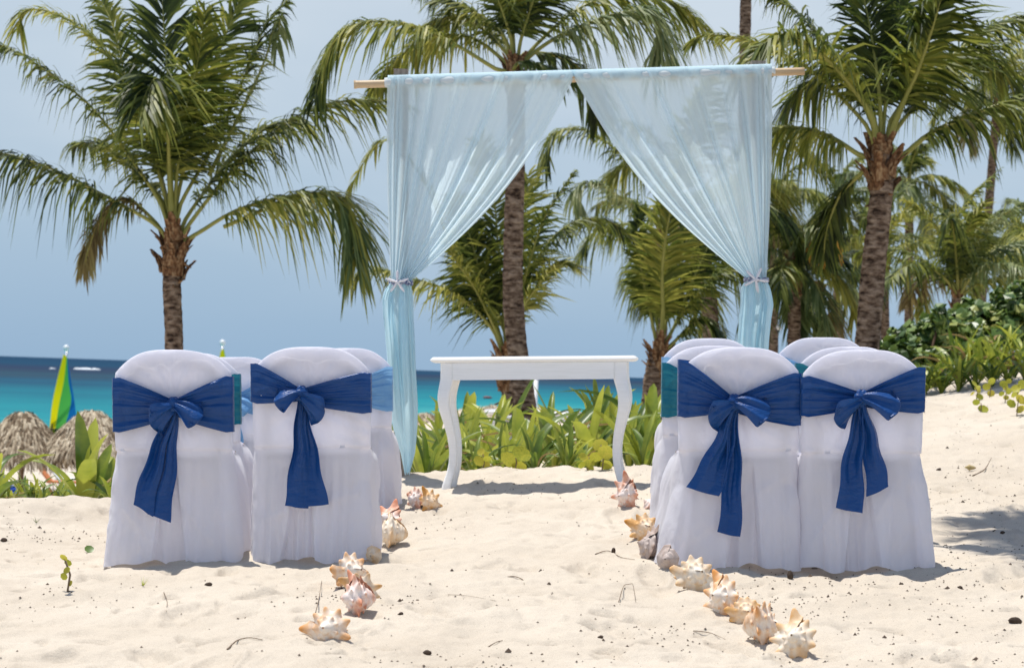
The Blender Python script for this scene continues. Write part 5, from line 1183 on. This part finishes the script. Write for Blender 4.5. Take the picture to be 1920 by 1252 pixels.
twig(450, 1205, [(-24, 14, 0), (-5, 0, .005), (18, -8, 0), (42, -4, 0)], .003, 'curved twig in front of the left chairs near the bottom edge')
twig(597, 1130, [(-8, 30, 0), (0, 0, .005), (6, -40, 0)], .0018, 'thin straight stalk left of the left shell line')
twig(1358, 1042, [(-22, 18, 0), (0, 8, .02), (20, -18, .07)], .0026, 'dark arched twig leaning on the long-tailed bow chair hem')
twig(1845, 885, [(-22, 8, 0), (0, 0, .01), (14, -14, .04)], .004, 'small branch beside the coconut husk on the right sand')
twig(310, 1130, [(-3, -18, 0), (3, 0, .004), (2, 18, 0)], .0016, 'short thin stalk in front of the outer left chair')
twig(880, 1120, [(-40, -4, 0), (0, 0, .002), (50, 8, 0)], .0012, 'faint fine stalk beside the left shell line')
twig(1330, 1190, [(-30, -6, 0), (0, 0, .004), (30, 10, 0)], .0016, 'fine pale stalk left of the near right conches')
twig(930, 1208, [(-14, 6, 0), (0, 0, .004), (12, -6, 0)], .0018, 'small pale twig low in the middle of the aisle')
twig(150, 900, [(-55, 26, .02), (-20, 6, .05), (20, -16, .08), (55, -26, .05)], .008, 'brown broken stick among the left plants')
def pod(px, py, w, h, lab, m=M_DARK):
    q = hit(px, py); s = q[1] / FPX; V = np.zeros((9, 10, 3)); r7 = np.random.RandomState(int(px))
    for i in range(9):
        u = i / 8
        for k in range(10):
            a = 2 * PI * k / 10; r = (math.sin(PI * u) ** .6 * h * s * .5 + .0005) * (1 + .25 * r7.rand()); V[i, k] = ((u - .5) * w * s, r * math.cos(a), r * math.sin(a) + h * s * .3)
    o = obj('seed_pod', grid_mesh('seed_pod', V, 10, 9, closed_u=True), m); o.location = q; o.rotation_euler = (0, r7.uniform(-.5, .2), r7.uniform(-.5, .5)); tag(o, lab, 'seed pod', 'dark pods and bark chips on the sand')
pod(1482, 1084, 12, 17, 'upright dark bark chip in front of the right chairs'); pod(1903, 1168, 30, 14, 'dark red-brown pod at the right edge'); pod(801, 1226, 18, 9, 'dark chip at the bottom of the aisle, left of centre')
pod(391, 1098, 16, 8, 'dark chip in front of the outer left chair'); pod(1126, 1196, 14, 6, 'small dark pod in the lower right of the aisle'); pod(8, 1016, 14, 10, 'black chip at the left edge'); pod(1760, 882, 14, 5, 'flat dark chip on the sand behind the last chair')
pod(1150, 1036, 8, 12, 'dark chip on the wavy twig'); pod(1800, 1103, 10, 6, 'small dark chip in front of the shaded sand'); pod(1690, 1096, 9, 5, 'tiny dark chip just in front of the last chair'); pod(752, 1152, 11, 6, 'small black seed right of the left conches'); pod(1880, 1000, 10, 6, 'dark chip lying in the dappled shade')
M_HUSKY = m_noise('yellowed_husk', [(0.3, (0.3, 0.26, 0.08)), (0.6, (0.5, 0.38, 0.2)), (0.8, (0.55, 0.36, 0.26))], 9)
q = hit(1817, 884); me = shell_mesh(8, 6, .12, 1.0, .1); o = obj('coconut_husk', me, M_HUSKY); o.location = Vector(q) + Vector((0, 0, .025)); o.scale = (.11, .07, .06); tag(o, 'yellowed piece of coconut husk on the sand right of the last chair', 'husk')
